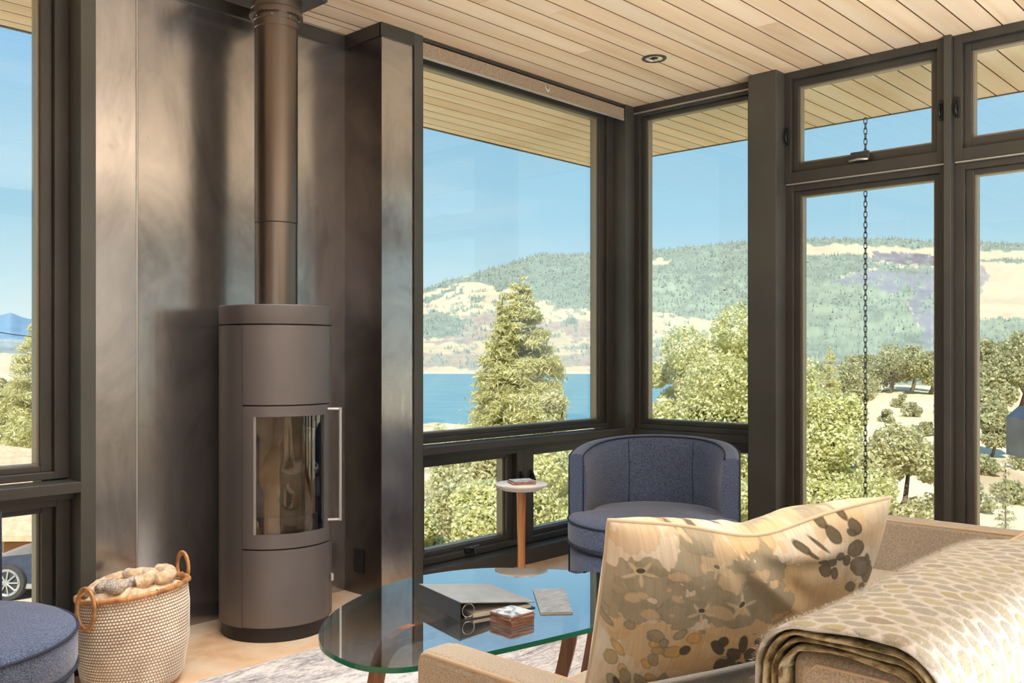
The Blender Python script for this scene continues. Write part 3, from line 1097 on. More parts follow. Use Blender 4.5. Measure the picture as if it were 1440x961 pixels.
def make_armchair(name, label, loc, rz):
    """local: faces -Y, arm fronts at y=0, back at y=+0.58, seat bulges to y=-0.38"""
    t = thing(name, label, 'armchair', loc, rz)
    path = []                       # plan of the shell's centre line with height
    NP = 56
    hw, dp = 0.362, 0.545
    for i in range(NP + 1):
        s = -1 + 2 * i / NP
        a = s * PI / 2 * 1.0
        # superellipse U: straight-ish arms, round back
        x = hw * np.sign(math.sin(a)) * abs(math.sin(a)) ** 0.86
        y = dp * abs(math.cos(a)) ** 0.80
        path.append((x, y))
    path = np.array(path)
    d = np.cumsum(np.r_[0, np.hypot(*np.diff(path, axis=0).T)])
    sN = np.linspace(0, d[-1], NP + 1)
    path = np.stack([np.interp(sN, d, path[:, 0]), np.interp(sN, d, path[:, 1])], 1)
    tg = np.gradient(path, axis=0)
    tg /= np.linalg.norm(tg, axis=1)[:, None]
    nrm = np.stack([tg[:, 1], -tg[:, 0]], 1)
    ctr = np.array([0, 0.15])
    sgn = np.sign(((path - ctr) * nrm).sum(1))
    nrm *= sgn[:, None]                                    # outward
    top = 0.685 + 0.055 * np.sin(np.linspace(0, PI, NP + 1)) ** 0.8
    th = 0.036
    prof = []                      # (offset outward, height fraction code)
    secs = []
    for i in range(NP + 1):
        T = top[i]
        p, n_ = path[i], nrm[i]
        row = []
        for off, z in ((th, 0.10), (th + 0.004, 0.30), (th + 0.003, T - 0.05), (th, T - 0.014), (th - 0.010, T - 0.003), (0, T + 0.002), (-th + 0.010, T - 0.003), (-th, T - 0.014),
                       (-th - 0.008 + 0.0, T - 0.06), (-th - 0.016, T - 0.16), (-th - 0.004, 0.36), (-th, 0.26), (-th, 0.10)):
            row.append((p[0] + n_[0] * off, p[1] + n_[1] * off, z))
        secs.append(row)
    K = len(secs[0])
    mb = MB()
    mb.add([q for r_ in secs for q in r_], [(i * K + j, i * K + (j + 1) % K, (i + 1) * K + (j + 1) % K, (i + 1) * K + j) for i in range(NP) for j in range(K)])
    mb.f.append(tuple(range(K)))
    mb.f.append(tuple(reversed([NP * K + j for j in range(K)])))
    mb.f = [tuple(reversed(f)) for f in mb.f]
    sh = ob('back_shell', mb, M['blue'], t, smooth='auto')
    # piping along the inner and outer top edges, down the arm fronts
    pi_ = []
    for i in range(NP + 1):
        p, n_ = path[i], nrm[i]
        pi_.append((p[0] - n_[0] * (th - 0.002), p[1] - n_[1] * (th - 0.002), top[i] - 0.006))
    po = [(path[i][0] + nrm[i][0] * (th - 0.001), path[i][1] + nrm[i][1] * (th - 0.001), top[i] - 0.008) for i in range(NP + 1)]
    for s in (0, NP):
        e = [(pi_[s][0], pi_[s][1] - 0.001, z_) for z_ in (0.11, 0.3, 0.5, pi_[s][2])]
        pi_ = (e + pi_) if s == 0 else (pi_ + e[::-1])
    ob('piping', MB().tube(pi_, 0.0042, 6), M['blue_pipe'], sh, smooth=True)
    e0 = [(po[0][0], po[0][1] - 0.001, z_) for z_ in (0.11, 0.3, 0.5)]
    e1 = [(po[-1][0], po[-1][1] - 0.001, z_) for z_ in (0.5, 0.3, 0.11)]
    ob('piping', MB().tube(e0 + po + e1, 0.0038, 6), M['blue_pipe'], sh, smooth=True)
    # vertical seams of the inner back
    for f in (0.36, 0.64):
        i = int(NP * f)
        p, n_ = path[i], nrm[i]
        sp = [(p[0] - n_[0] * (th + o_), p[1] - n_[1] * (th + o_), z_) for o_, z_ in ((0.000, top[i] - 0.016), (0.008, top[i] - 0.06), (0.016, top[i] - 0.16), (0.010, 0.46), (0.004, 0.38))]
        ob('seam', MB().tube(sp, 0.0024, 5), M['blue_pipe'], sh, smooth=True)
    # seat cushion and drum base: half disc in front of the arms, tongue between them

    def plan(r, back):
        pts = []
        for k in range(41):
            a = PI + PI * k / 40
            pts.append((r * math.cos(a), r * math.sin(a) * 0.98))
        w = 0.315
        for k in range(21):
            a = PI * k / 20
            pts.append((w * math.cos(a), 0.06 + (back - 0.06) * math.sin(a) ** 0.7))
        return pts

    def cushion(r, back, z0, z1, rd, crown):
        mb = MB()
        rows = [(0.955, z0), (0.99, z0 + rd * 0.4), (1.0, z0 + rd), (1.0, z1 - rd), (0.99, z1 - rd * 0.35), (0.955, z1), (0.8, z1 + crown * 0.5), (0.5, z1 + crown * 0.9), (0.15, z1 + crown)]
        base = plan(r, back)
        n = len(base)
        vs = []
        for sc, z_ in rows:
            vs += [(x * sc, 0.06 + (y_ - 0.06) * sc, z_) for x, y_ in base]
        fs = []
        for i in range(len(rows) - 1):
            for j in range(n):
                fs.append((i * n + j, i * n + (j + 1) % n, (i + 1) * n + (j + 1) % n, (i + 1) * n + j))
        fs.append(tuple((len(rows) - 1) * n + j for j in range(n)))
        fs.append(tuple(reversed(range(n))))
        mb.add(vs, fs)
        return mb, base
    cb, base = cushion(0.395, 0.46, 0.275, 0.405, 0.03, 0.022)
    c = ob('seat_cushion', cb, M['blue'], t, smooth=True)
    for z_ in (0.392, 0.288):
        ob('piping', MB().tube([(x * 1.0, 0.06 + (y_ - 0.06) * 1.0, z_) for x, y_ in base[:41]], 0.0045, 6), M['blue_pipe'], c, smooth=True)
    bb, _ = cushion(0.385, 0.46, 0.035, 0.272, 0.03, 0.0)
    ob('seat_base', bb, M['blue'], t, smooth='auto')
    ob('swivel_plate', MB().lathe([(0, 0), (0.26, 0), (0.26, 0.034), (0, 0.034)], 40, cx=0, cy=0.05), M['black'], t, smooth='auto')
    return t


# facing vectors: local -Y turned to the facing direction
def face_rz(dx, dy):
    return math.atan2(dy, dx) + PI / 2


make_armchair('armchair', 'blue grey tweed barrel armchair in the window corner', (3.612, 2.465, 0.009), face_rz(-0.884, -0.468))
make_armchair('armchair', 'blue tweed armchair at the left edge beside the basket', (0.738, 2.877, 0), face_rz(0.6813, -0.732))

# ------------------------------------------------------------------ side table with two coasters
t = thing('side_table', 'small round drink table on one oak stem before the window', 'side table', (3.014, 2.75, 0.009))
ob('table_top', MB().lathe([(0, 0.565), (0.085, 0.565), (0.115, 0.583), (0.117, 0.590), (0.113, 0.593), (0, 0.593)], 56), M['stone_top'], t, smooth='auto')
stem = MB()
vs = []
for z_, w in ((0.018, 0.017), (0.30, 0.0155), (0.565, 0.019)):
    vs += [(-w, -w, z_), (w, -w, z_), (w, w, z_), (-w, w, z_)]
stem.add(vs, [(i * 4 + j, i * 4 + (j + 1) % 4, (i + 1) * 4 + (j + 1) % 4, (i + 1) * 4 + j) for i in range(2) for j in range(4)] + [(3, 2, 1, 0), (8, 9, 10, 11)])
so = ob('stem', stem, M['oak'], t, bevel=0.004)
so.rotation_euler = (0, 0, ANG + 0.1)
ob('base_plate', MB().lathe([(0, 0), (0.12, 0), (0.12, 0.012), (0.1, 0.018), (0, 0.018)], 48), M['stone_top'], t, smooth='auto')


def coaster(loc, rz, label, group, s=0.047, h=0.0075):
    c = thing('coaster', label, 'coaster', loc, rz, group)
    ob('cork_body', MB().box(-s, s, -s, s, 0, h * 0.75), M['terracotta'], c, bevel=0.0012)
    ob('printed_face', MB().box(-s + 0.0015, s - 0.0015, -s + 0.0015, s - 0.0015, h * 0.75, h), M['coaster'], c, bevel=0.0006)
    return c


coaster((3.010, 2.745, 0.602), ANG + 0.25, 'grey faced coaster on the small round table, lower of two', 'coasters on the side table', 0.052)
coaster((3.012, 2.742, 0.6097), ANG + 0.30, 'grey faced coaster on the small round table, upper of two', 'coasters on the side table', 0.050)

# ------------------------------------------------------------------ rug and coffee table
ob_rug = ob('rug', MB().box(1.30, 4.3, 0.15, 3.060, 0.0, 0.009), M['rug'], bevel=0.004)
tag(ob_rug, 'worn grey and cream patterned rug under the glass table', 'rug')

GZ = 0.409
gpts = [(1.402, 1.877), (1.434, 2.02), (1.534, 2.158), (1.70, 2.285), (1.945, 2.385), (2.115, 2.397), (2.30, 2.343), (2.433, 2.224), (2.562, 1.99), (2.60, 1.78), (2.53, 1.62), (2.36, 1.555),
        (2.051, 1.592), (1.78, 1.64), (1.51, 1.704), (1.422, 1.775)]
t = thing('coffee_table', 'rounded glass coffee table with walnut legs and a green edge', 'coffee table', (2.0, 1.98, 0.009), world=True)
poly = [tuple(p) for p in smooth_curve(gpts, 8, True)]
poly = poly[::-1]
ar = sum(poly[i][0] * poly[(i + 1) % len(poly)][1] - poly[(i + 1) % len(poly)][0] * poly[i][1] for i in range(len(poly)))
if ar < 0:
    poly = poly[::-1]
gt = ob('glass_top', MB().extrude(poly, GZ - 0.014, GZ), [M['table_glass'], M['glass_edge']], t)
for p in gt.data.polygons:
    p.material_index = 0 if abs(p.normal.z) > 0.9 else 1


def plank_leg(pts, w0, w1, th, parent, mat, name='leg'):
    """curved flat leg: pts is a list of (x,y,z); width tapers w0->w1"""
    mb = MB()
    P = [Vector(p) for p in smooth_curve(pts, 6)]
    k = len(P)
    vs = []
    hdir = Vector((P[0].x - P[-1].x, P[0].y - P[-1].y, 0))
    hdir = hdir.normalized() if hdir.length > 1e-4 else Vector((1, 0, 0))
    sd_ = Vector((-hdir.y, hdir.x, 0))
    for i, p in enumerate(P):
        tg_ = (P[min(i + 1, k - 1)] - P[max(i - 1, 0)]).normalized()
        wd = tg_.cross(sd_).normalized()
        w = w0 + (w1 - w0) * i / (k - 1)
        for a, c in ((-1, -1), (1, -1), (1, 1), (-1, 1)):
            vs.append(p + wd * (a * w / 2) + sd_ * (c * th / 2))
    fs = [(i * 4 + j, i * 4 + (j + 1) % 4, (i + 1) * 4 + (j + 1) % 4, (i + 1) * 4 + j) for i in range(k - 1) for j in range(4)]
    fs += [(3, 2, 1, 0), tuple((k - 1) * 4 + j for j in range(4))]
    mb.add(vs, fs)
    return ob(name, mb, mat, parent, smooth='auto', bevel=0.004)


plank_leg([(1.80, 1.99, 0.375), (1.66, 1.975, 0.385), (1.585, 1.965, 0.33), (1.555, 1.955, 0.20), (1.555, 1.95, 0.016)], 0.05, 0.034, 0.03, t, M['walnut'])
plank_leg([(2.285, 1.86, 0.388), (2.28, 1.875, 0.25), (2.262, 1.90, 0.12), (2.25, 1.925, 0.016)], 0.050, 0.034, 0.034, t, M['walnut'])
plank_leg([(2.43, 1.86, 0.388), (2.405, 1.865, 0.25), (2.375, 1.875, 0.12), (2.35, 1.885, 0.016)], 0.050, 0.034, 0.034, t, M['walnut'])
ob('cross_bar', MB().tube([(1.70, 1.985, 0.374), (2.0, 2.03, 0.374), (2.27, 1.90, 0.374), (2.42, 1.865, 0.374)], 0.017, 10), M['walnut'], t, smooth=True)

# binder on the glass
c0 = Vector((1.827, 1.900, 0))          # left near corner (spine end)
rzb = math.radians(-13.9)
t = thing('ring_binder', 'grey ring binder lying on the glass table, rings towards the sofa', 'binder', (c0.x, c0.y, GZ), rzb)
BW, BL, BT = 0.258, 0.257, 0.055
FE = 0.020                               # height at the fore edge: the cover slopes down from the spine


def slab(x0, x1, y0, y1, za0, zb0, za1, zb1):
    return MB().add([(x0, y0, za0), (x1, y0, zb0), (x1, y1, zb0), (x0, y1, za0), (x0, y0, za1), (x1, y0, zb1), (x1, y1, zb1), (x0, y1, za1)],
                    [(0, 3, 2, 1), (4, 5, 6, 7), (0, 1, 5, 4), (1, 2, 6, 5), (2, 3, 7, 6), (3, 0, 4, 7)])


ob('front_cover', slab(0, BW, 0, BL, BT - 0.003, FE - 0.003, BT, FE), M['binder'], t, bevel=0.001)
ob('back_cover', MB().box(0, BW, 0, BL, 0, 0.003), M['binder_spine'], t, bevel=0.001)
ob('spine', MB().box(-0.003, 0.001, 0, BL, 0, BT), M['binder_spine'], t, bevel=0.001)
ob('paper_stack', slab(0.045, BW - 0.012, 0.006, BL - 0.006, 0.003, 0.003, 0.014, 0.012), M['paper'], t)
for k in range(3):
    yy = 0.012 + k * 0.115
    rr = [(0.032 + 0.020 * math.cos(a), yy, 0.025 + 0.019 * math.sin(a)) for a in [2 * PI * i / 20 for i in range(20)]]
    ob('ring', MB().tube(rr, 0.0018, 6, closed=True), M['chrome'], t, smooth=True)
ob('ring_plate', MB().box(0.016, 0.040, 0.004, BL - 0.01, 0.003, 0.007), M['chrome'], t)

cc = Vector((1.926, 1.793, 0))
for k in range(4):
    lab = ['bottom', 'second from the bottom', 'second from the top', 'top'][k]
    o = coaster((cc.x + random.uniform(-.0015, .0015), cc.y + random.uniform(-.0015, .0015), GZ + k * 0.0080), math.radians(-4) + random.uniform(-0.05, 0.05),
                ('%s coaster of the stack of four on the glass table' % lab), 'coaster stack on the coffee table', 0.045, 0.0078)
t = thing('booklet', 'thin grey booklet lying on the glass behind the coaster stack', 'booklet', (2.185, 1.905, GZ), 0, world=True)
bk = [(2.176, 1.996), (2.251, 1.925), (2.1078, 1.740), (2.04, 1.800)]
bk = [(2.040, 1.784), (2.110, 1.722), (2.300, 1.912), (2.228, 1.981)]
ob('pages', MB().extrude(bk, GZ, GZ + 0.0035), M['paper'], t)
bk2 = [(2.0385, 1.7835), (2.110, 1.720), (2.302, 1.912), (2.228, 1.983)]
ob('cover', MB().extrude(bk2, GZ + 0.0035, GZ + 0.0048), M['booklet'], t)

# ------------------------------------------------------------------ sofa
t = thing('sofa', 'beige upholstered sofa with slim arms in the foreground', 'sofa', (2.2, 0.85, 0), world=True)


def rbox(x0, x1, y0, y1, z0, z1, name, mat, parent, bev=0.02, seg=4):
    return ob(name, MB().box(x0, x1, y0, y1, z0, z1), mat, parent, smooth='auto', bevel=bev, seg=seg)


AX0, AX1 = 1.158, 1.243
arm1 = rbox(AX0, AX1, 0.575, 1.325, 0.10, 0.612, 'arm', M['sofa'], t, 0.018, 5)
arm2 = rbox(3.150, 3.245, 0.575, 1.325, 0.10, 0.615, 'arm', M['sofa'], t, 0.018, 5)


def arm_piping(x0, x1, parent, zt=0.607):
    for x in (x0 + 0.006, x1 - 0.006):
        pts = [(x, 0.58, zt - 0.001), (x, 1.30, zt - 0.001), (x, 1.314, zt - 0.006), (x, 1.3205, zt - 0.022), (x, 1.321, 0.3), (x, 1.321, 0.11)]
        ob('piping', MB().tube(pts, 0.0048, 8), M['sofa_pipe'], parent, smooth=True)


arm_piping(AX0, AX1, arm1)
arm_piping(3.150, 3.245, arm2, 0.61)
bk_ = rbox(1.160, 3.243, 0.405, 0.572, 0.10, 0.775, 'back', M['sofa'], t, 0.022, 5)
ob('piping', MB().tube([(1.18, 0.566, 0.771), (3.225, 0.566, 0.771)], 0.0048, 8), M['sofa_pipe'], bk_, smooth=True)
ob('piping', MB().tube([(1.1625, 0.425, 0.12), (1.1625, 0.425, 0.745), (1.1625, 0.44, 0.762), (1.1625, 0.535, 0.762), (1.1625, 0.552, 0.745), (1.1625, 0.552, 0.60)], 0.0026, 8), M['sofa_pipe'], bk_, smooth=True)
rbox(1.245, 3.148, 0.575, 1.30, 0.12, 0.30, 'seat_frame', M['sofa'], t, 0.01)
for k in range(2):
    x0 = 1.247 + k * 0.951
    c = rbox(x0, x0 + 0.948, 0.58, 1.335, 0.302, 0.448, 'seat_cushion', M['sofa'], t, 0.035, 5)
    ob('piping', MB().tube([(x0 + 0.03, 1.326, 0.437), (x0 + 0.918, 1.326, 0.437)], 0.0048, 8), M['sofa_pipe'], c, smooth=True)
for x, y_ in ((1.22, 1.25), (3.18, 1.25), (1.22, 0.47), (3.18, 0.47)):
    ob('leg', MB().tube([(x, y_, 0.009 if x > 1.3 else 0.0), (x, y_, 0.12)], [0.018, 0.026], 12), M['walnut'], t, smooth='auto')

# ------------------------------------------------------------------ throw over the sofa back


def throw_profile(off, zf, zr):
    """cross-section (y,z) over the sofa back at distance off"""
    y1, y0, zt, r = 0.572 + off, 0.405 - off, 0.775 + off, 0.03 + off
    pts = [(y1, zf), (y1 + 0.003, (zf + zt) / 2)]
    for k in range(9):
        a = PI / 2 * k / 8
        pts.append((y1 - r + r * math.cos(a), zt - r + r * math.sin(a)))
    pts.append(((y1 + y0) / 2, zt + 0.004))
    for k in range(9):
        a = PI / 2 + PI / 2 * k / 8
        pts.append((y0 + r + r * math.cos(a), zt - r + r * math.sin(a)))
    pts += [(y0 - 0.006, 0.62), (y0 - 0.012, 0.50), (y0 - 0.016, zr)]
    return pts


t = thing('knitted_throw', 'folded grey and olive knitted throw over the sofa back', 'throw', (1.55, 0.49, 0.78), world=True)
LAYERS = 4
TH = 0.0075
for L in range(LAYERS):
    off = 0.0035 + L * (TH + 0.0025)
    x0 = 1.146 + 0.004 * math.sin(L * 2.1) - (0.004 if L == LAYERS - 1 else 0)
    x1 = 1.955 - 0.01 * L + (0.014 if L == LAYERS - 1 else 0)
    pr = throw_profile(off, 0.50 + 0.012 * L, 0.30 + 0.01 * L)
    pr = np.array(smooth_curve(pr, 3))
    dd = np.cumsum(np.r_[0, np.hypot(*np.diff(pr, axis=0).T)])
    tgv = np.gradient(pr, axis=0)
    tgv /= np.linalg.norm(tgv, axis=1)[:, None] + 1e-9
    nv_ = np.stack([tgv[:, 1], -tgv[:, 0]], 1)
    if nv_[0][0] < 0:
        nv_ = -nv_
    nx = 140 if L == LAYERS - 1 else 50
    xs = np.linspace(0, 1, nx)
    # cross-section goes out along x, back underneath: closed band with rounded long ends
    loop = [(0, 1)] * 0
    Px, Py = np.meshgrid(xs, np.arange(len(pr)), indexing='ij')
    base = pr[Py.ravel()]
    nn = nv_[Py.ravel()]
    X = x0 + (x1 - x0) * Px.ravel()
    s_ = dd[Py.ravel()]
    wav = 0.0022 * np.sin(s_ * 31 + X * 9 + L) + 0.003 * (fbm(X * 14 + L * 5, s_ * 14, 3, L) - 0.5)
    if L == LAYERS - 1:
        wav += 0.004 * np.clip(np.sin((X - 1.14) * 19 + s_ * 3), 0, 1) * 0.5
    edge = 1 - np.clip(np.minimum(X - x0, x1 - X) / 0.010, 0, 1)
    thick = TH * np.sqrt(np.clip(1 - edge ** 2 * 0.9, 0.05, 1))
    xw = 0.0035 * np.sin(s_ * 43 + L * 1.7) * edge + 0.003 * np.sin(s_ * 17 + L)* edge
    ctr2 = base + nn * (TH / 2 + wav)[:, None]
    up_ = np.c_[X + xw, ctr2 + nn * (thick / 2)[:, None]]
    dn_ = np.c_[X + xw, ctr2 - nn * (thick / 2)[:, None]]
    V = np.r_[up_, dn_]
    V[:, :3] -= np.array([1.55, 0.49, 0.78])
    f1 = grid_faces(nx, len(pr))
    f2 = f1[:, ::-1] + nx * len(pr)
    P_, Q_ = len(pr), nx * len(pr)
    j = np.arange(P_ - 1)
    e1 = np.stack([j, j + 1, Q_ + j + 1, Q_ + j], -1)
    e2 = np.stack([Q_ - P_ + j + 1, Q_ - P_ + j, 2 * Q_ - P_ + j, 2 * Q_ - P_ + j + 1], -1)
    i = np.arange(nx - 1)
    e3 = np.stack([(i + 1) * P_, i * P_, Q_ + i * P_, Q_ + (i + 1) * P_], -1)
    e4 = np.stack([i * P_ + P_ - 1, (i + 1) * P_ + P_ - 1, Q_ + (i + 1) * P_ + P_ - 1, Q_ + i * P_ + P_ - 1], -1)
    Fc = np.r_[f1, f2, e1, e2, e3, e4]
    uvs = np.c_[X, s_]
    o = np_mesh('throw_layer', V, Fc, M['throw'] if L == LAYERS - 1 else M['throw_edge'], t, smooth=True, uv=np.r_[uvs, uvs])
    if L == LAYERS - 1:
        top_xyz, top_n = np.c_[X, base + nn * (TH + wav)[:, None]], nn
        # fuzz standing off the top layer
        nfz = 26000
        okz = np.flatnonzero((base[:, 1] > 0.70) | (base[:, 0] < 0.45))
        idx = okz[rng.integers(0, len(okz), nfz)]
        p0 = top_xyz[idx] + np.c_[rng.uniform(-.003, .003, nfz), rng.uniform(-.003, .003, (nfz, 2))]
        dirn = np.c_[rng.normal(0, .8, nfz), nn[idx] + rng.normal(0, .8, (nfz, 2))]
        dirn /= np.linalg.norm(dirn, axis=1)[:, None]
        out_ = (dirn[:, 1:] * nn[idx]).sum(1)
        dirn[:, 1:] += nn[idx] * np.where(out_ < 0.15, 0.5 - out_, 0)[:, None]
        ln = rng.uniform(0.003, 0.009, nfz)[:, None]
        sd2 = np.cross(dirn, rng.normal(size=(nfz, 3)))
        sd2 /= np.linalg.norm(sd2, axis=1)[:, None]
        V3 = np.stack([p0 - sd2 * 0.00022, p0 + sd2 * 0.00022, p0 + dirn * ln], 1).reshape(-1, 3) - np.array([1.55, 0.49, 0.78])
        np_mesh('wool_fuzz', V3, np.arange(nfz * 3).reshape(-1, 3), plain('wool_fibre', (206, 202, 196), 1.0), o, kind='stuff')

# ------------------------------------------------------------------ patterned pillow
TL, TR, BL_, BR_ = np.array([1.293, 0.974, 0.882]), np.array([1.878, 0.708, 0.884]), np.array([1.53, 1.215, 0.462]), np.array([2.31, 0.99, 0.462])
PO = np.array([1.75, 0.95, 0.46])
NA, NB = 430, 300


def cloth(A, B, c):
    # smooth (non-square) lay-out of the print on the cloth
    return c[0] + c[1] * A + c[2] * B + c[3] * A * B + c[4] * A * A + c[5] * B * B + c[6] * A * A * B + c[7] * A * B * B


def paint(A, B):
    c = np.empty(A.shape + (3,))
    c[...] = L3((244, 238, 226))
    PU = cloth(A, B, (852.3, 512.6, 53.3, -26.8, -115.2, -88.5, -27.4, 21.7))
    PV = cloth(A, B, (726.8, 182.7, 415.3, -270.8, -218.1, -171.6, 203.0, 19.0))
    w1 = fbm(A * 3 + 2, B * 2.4, 4, 1)
    w2 = fbm(A * 4 + 9, B * 3 + 5, 4, 2)
    nz = fbm(A * 26, B * 17, 3, 3) - 0.5
    nz2 = fbm(A * 70, B * 46, 3, 5) - 0.5

    def blend(mask, col):
        m_ = np.clip(mask, 0, 1)[..., None]
        c[...] = c * (1 - m_) + L3(col) * m_

    def blob(u, v, ru, rv, col, rot=0, al=0.9, wob=0.55, rim=0.0):
        dx, dy = PU - u, PV - v
        ca, sa = math.cos(rot), math.sin(rot)
        x = (dx * ca + dy * sa) / ru
        y_ = (-dx * sa + dy * ca) / rv
        r = np.sqrt(x * x + y_ * y_) + nz * wob * 1.6 + nz2 * 0.15
        m_ = np.clip((1 - r) * min(ru, rv) / 1.2, 0, 1)
        blend(m_ * al, col)
        if rim:
            e = np.clip(1 - np.abs(1 - r - 1.2 / min(ru, rv)) * min(ru, rv) / 1.3, 0, 1)
            blend(e * rim, tuple(k * 0.6 for k in col))

    blend(np.clip((w1 - 0.42) * 5, 0, 0.8) * (1 - B * 0.2), (234, 218, 192))
    # ochre washes
    for (u, v, ru, rv, al) in ((890, 752, 40, 20, .45), (1100, 830, 150, 55, .5), (1060, 762, 34, 22, .7), (1190, 740, 90, 26, .45), (1112, 810, 22, 26, .8), (880, 870, 26, 40, .6), (930, 905, 60, 36, .6),
                               (1080, 900, 90, 50, .7), (1000, 930, 60, 30, .55), (1225, 850, 60, 40, .6), (1150, 850, 60, 30, .5)):
        blob(u, v, ru, rv, (228, 198, 148), 0.2, al, 0.6, 0.12)
    # grey ground of the big flowers
    for (u, v, ru, rv) in ((880, 835, 28, 48), (930, 825, 50, 34), (900, 860, 34, 26), (975, 800, 44, 42), (1010, 845, 60, 34), (960, 860, 40, 22), (1060, 850, 48, 36), (1045, 805, 30, 30), (1075, 835, 34, 26), (1040, 870, 30, 14),
                           (990, 760, 40, 20), (1080, 790, 34, 22), (915, 795, 22, 20)):
        blob(u, v, ru, rv, (178, 172, 152), 0.3, .85, 0.8, 0.25)
    # cream cut-outs
    for (u, v, ru, rv) in ((950, 808, 17, 9), (952, 842, 11, 7), (940, 829, 5, 4), (905, 838, 12, 6), (986, 824, 4, 4), (945, 866, 6, 4), (1030, 815, 24, 15), (1000, 795, 18, 14), (1068, 800, 14, 10), (915, 868, 14, 10),
                           (1010, 862, 22, 9), (1040, 858, 10, 9), (1020, 776, 20, 14), (890, 842, 10, 8)):
        blob(u, v, ru, rv, (226, 208, 176), 0.2, .92, 0.9, 0.15)
    # starry flower centres with petals
    for (u, v, s, rot) in ((899, 800, 1.0, 0), (956, 752, 0.9, .4), (1006, 795, .7, .3), (986, 859, .8, .1), (1042, 849, .9, -.5)):
        for k in range(5):
            a = rot + 0.2 + k * 2 * PI / 5
            blob(u + math.cos(a) * 15 * s, v + math.sin(a) * 12 * s + 4, 12 * s, 3.4 * s, (232, 220, 194), a, .95, 0.25)
        blob(u, v + 1, 9 * s, 7 * s, (232, 220, 194), rot, .9, .3)
        blob(u, v, 6.5 * s, 4.6 * s, (84, 84, 74) if s > .75 else (150, 146, 130), rot, .95, .1, .8)
    # small grey and ochre leaves low left
    rr = random.Random(5)
    for k in range(46):
        u, v = rr.uniform(858, 1020), rr.uniform(880, 990)
        g_ = rr.random()
        col = (168, 162, 142) if g_ < .5 else ((226, 190, 120) if g_ < .8 else (190, 176, 130))
        blob(u, v, rr.uniform(6, 14), rr.uniform(5, 9), col, rr.uniform(-1, 1), .8, .3, .45)
    blob(964, 915, 9, 6, (78, 74, 62), -0.5, .95, .2, .5)
    # dark leaf sprigs
    dk = (76, 68, 56)
    for (u, v, ru, rv, ro) in ((1010, 912, 12, 8, .7), (1018, 905, 9, 7, -.6), (1032, 920, 11, 8, .1), (1046, 908, 7, 13, .2), (1056, 922, 11, 10, -.4), (1013, 935, 13, 8, -.5), (1028, 930, 8, 6, .8), (1040, 935, 8, 7, .3),
                               (1030, 955, 11, 12, .5), (1050, 950, 8, 9, 0), (1070, 905, 10, 6, -.3), (1022, 945, 5, 12, .6), (865, 958, 5, 9, -.5), (1040, 965, 14, 10, 0), (1062, 938, 9, 7, .3)):
        blob(u, v, ru, rv, dk, ro, .97, .15, .4)
    gk = (112, 104, 84)
    for (u, v, ru, rv, ro) in ((1147, 741, 12, 6, .1), (1160, 744, 9, 7, .5), (1172, 755, 10, 9, .6), (1186, 731, 9, 6, .5), (1199, 741, 8, 10, .4), (1194, 748, 7, 5, 0), (1200, 770, 12, 14, .7), (1155, 790, 8, 6, .4),
                               (1168, 792, 8, 8, .2), (1178, 782, 7, 9, -.3), (1188, 788, 6, 9, .2), (1160, 805, 9, 9, 0), (1172, 808, 6, 9, .2), (1210, 796, 17, 16, .3), (1220, 806, 10, 16, 0), (1196, 826, 9, 8, .2), (1214, 828, 6, 8, 0),
                               (1128, 768, 12, 5, .5), (1140, 776, 8, 3, .6), (1040, 750, 18, 4, .12), (1090, 756, 14, 2, .3), (1150, 765, 16, 2.4, .6), (1218, 785, 4, 12, -.2)):
        blob(u, v, ru, rv, gk, ro, .95, .22, .5)
    for (u, v, ru, rv, ro) in ((1210, 800, 8, 12, .3), (1203, 790, 6, 9, -.4)):
        blob(u, v, ru, rv, (150, 146, 128), ro, .6, .5)
    for (u, v, ru, rv) in ((1222, 850, 14, 8), (1180, 868, 16, 9), (1200, 860, 10, 6)):
        blob(u, v, ru, rv, (206, 168, 96), .2, .7, .5, .3)
    st = (fbm(A * 260, B * 9, 2, 6) - 0.5) * 0.22
    return np.clip(c * (1 + st[..., None]), 0, 1)


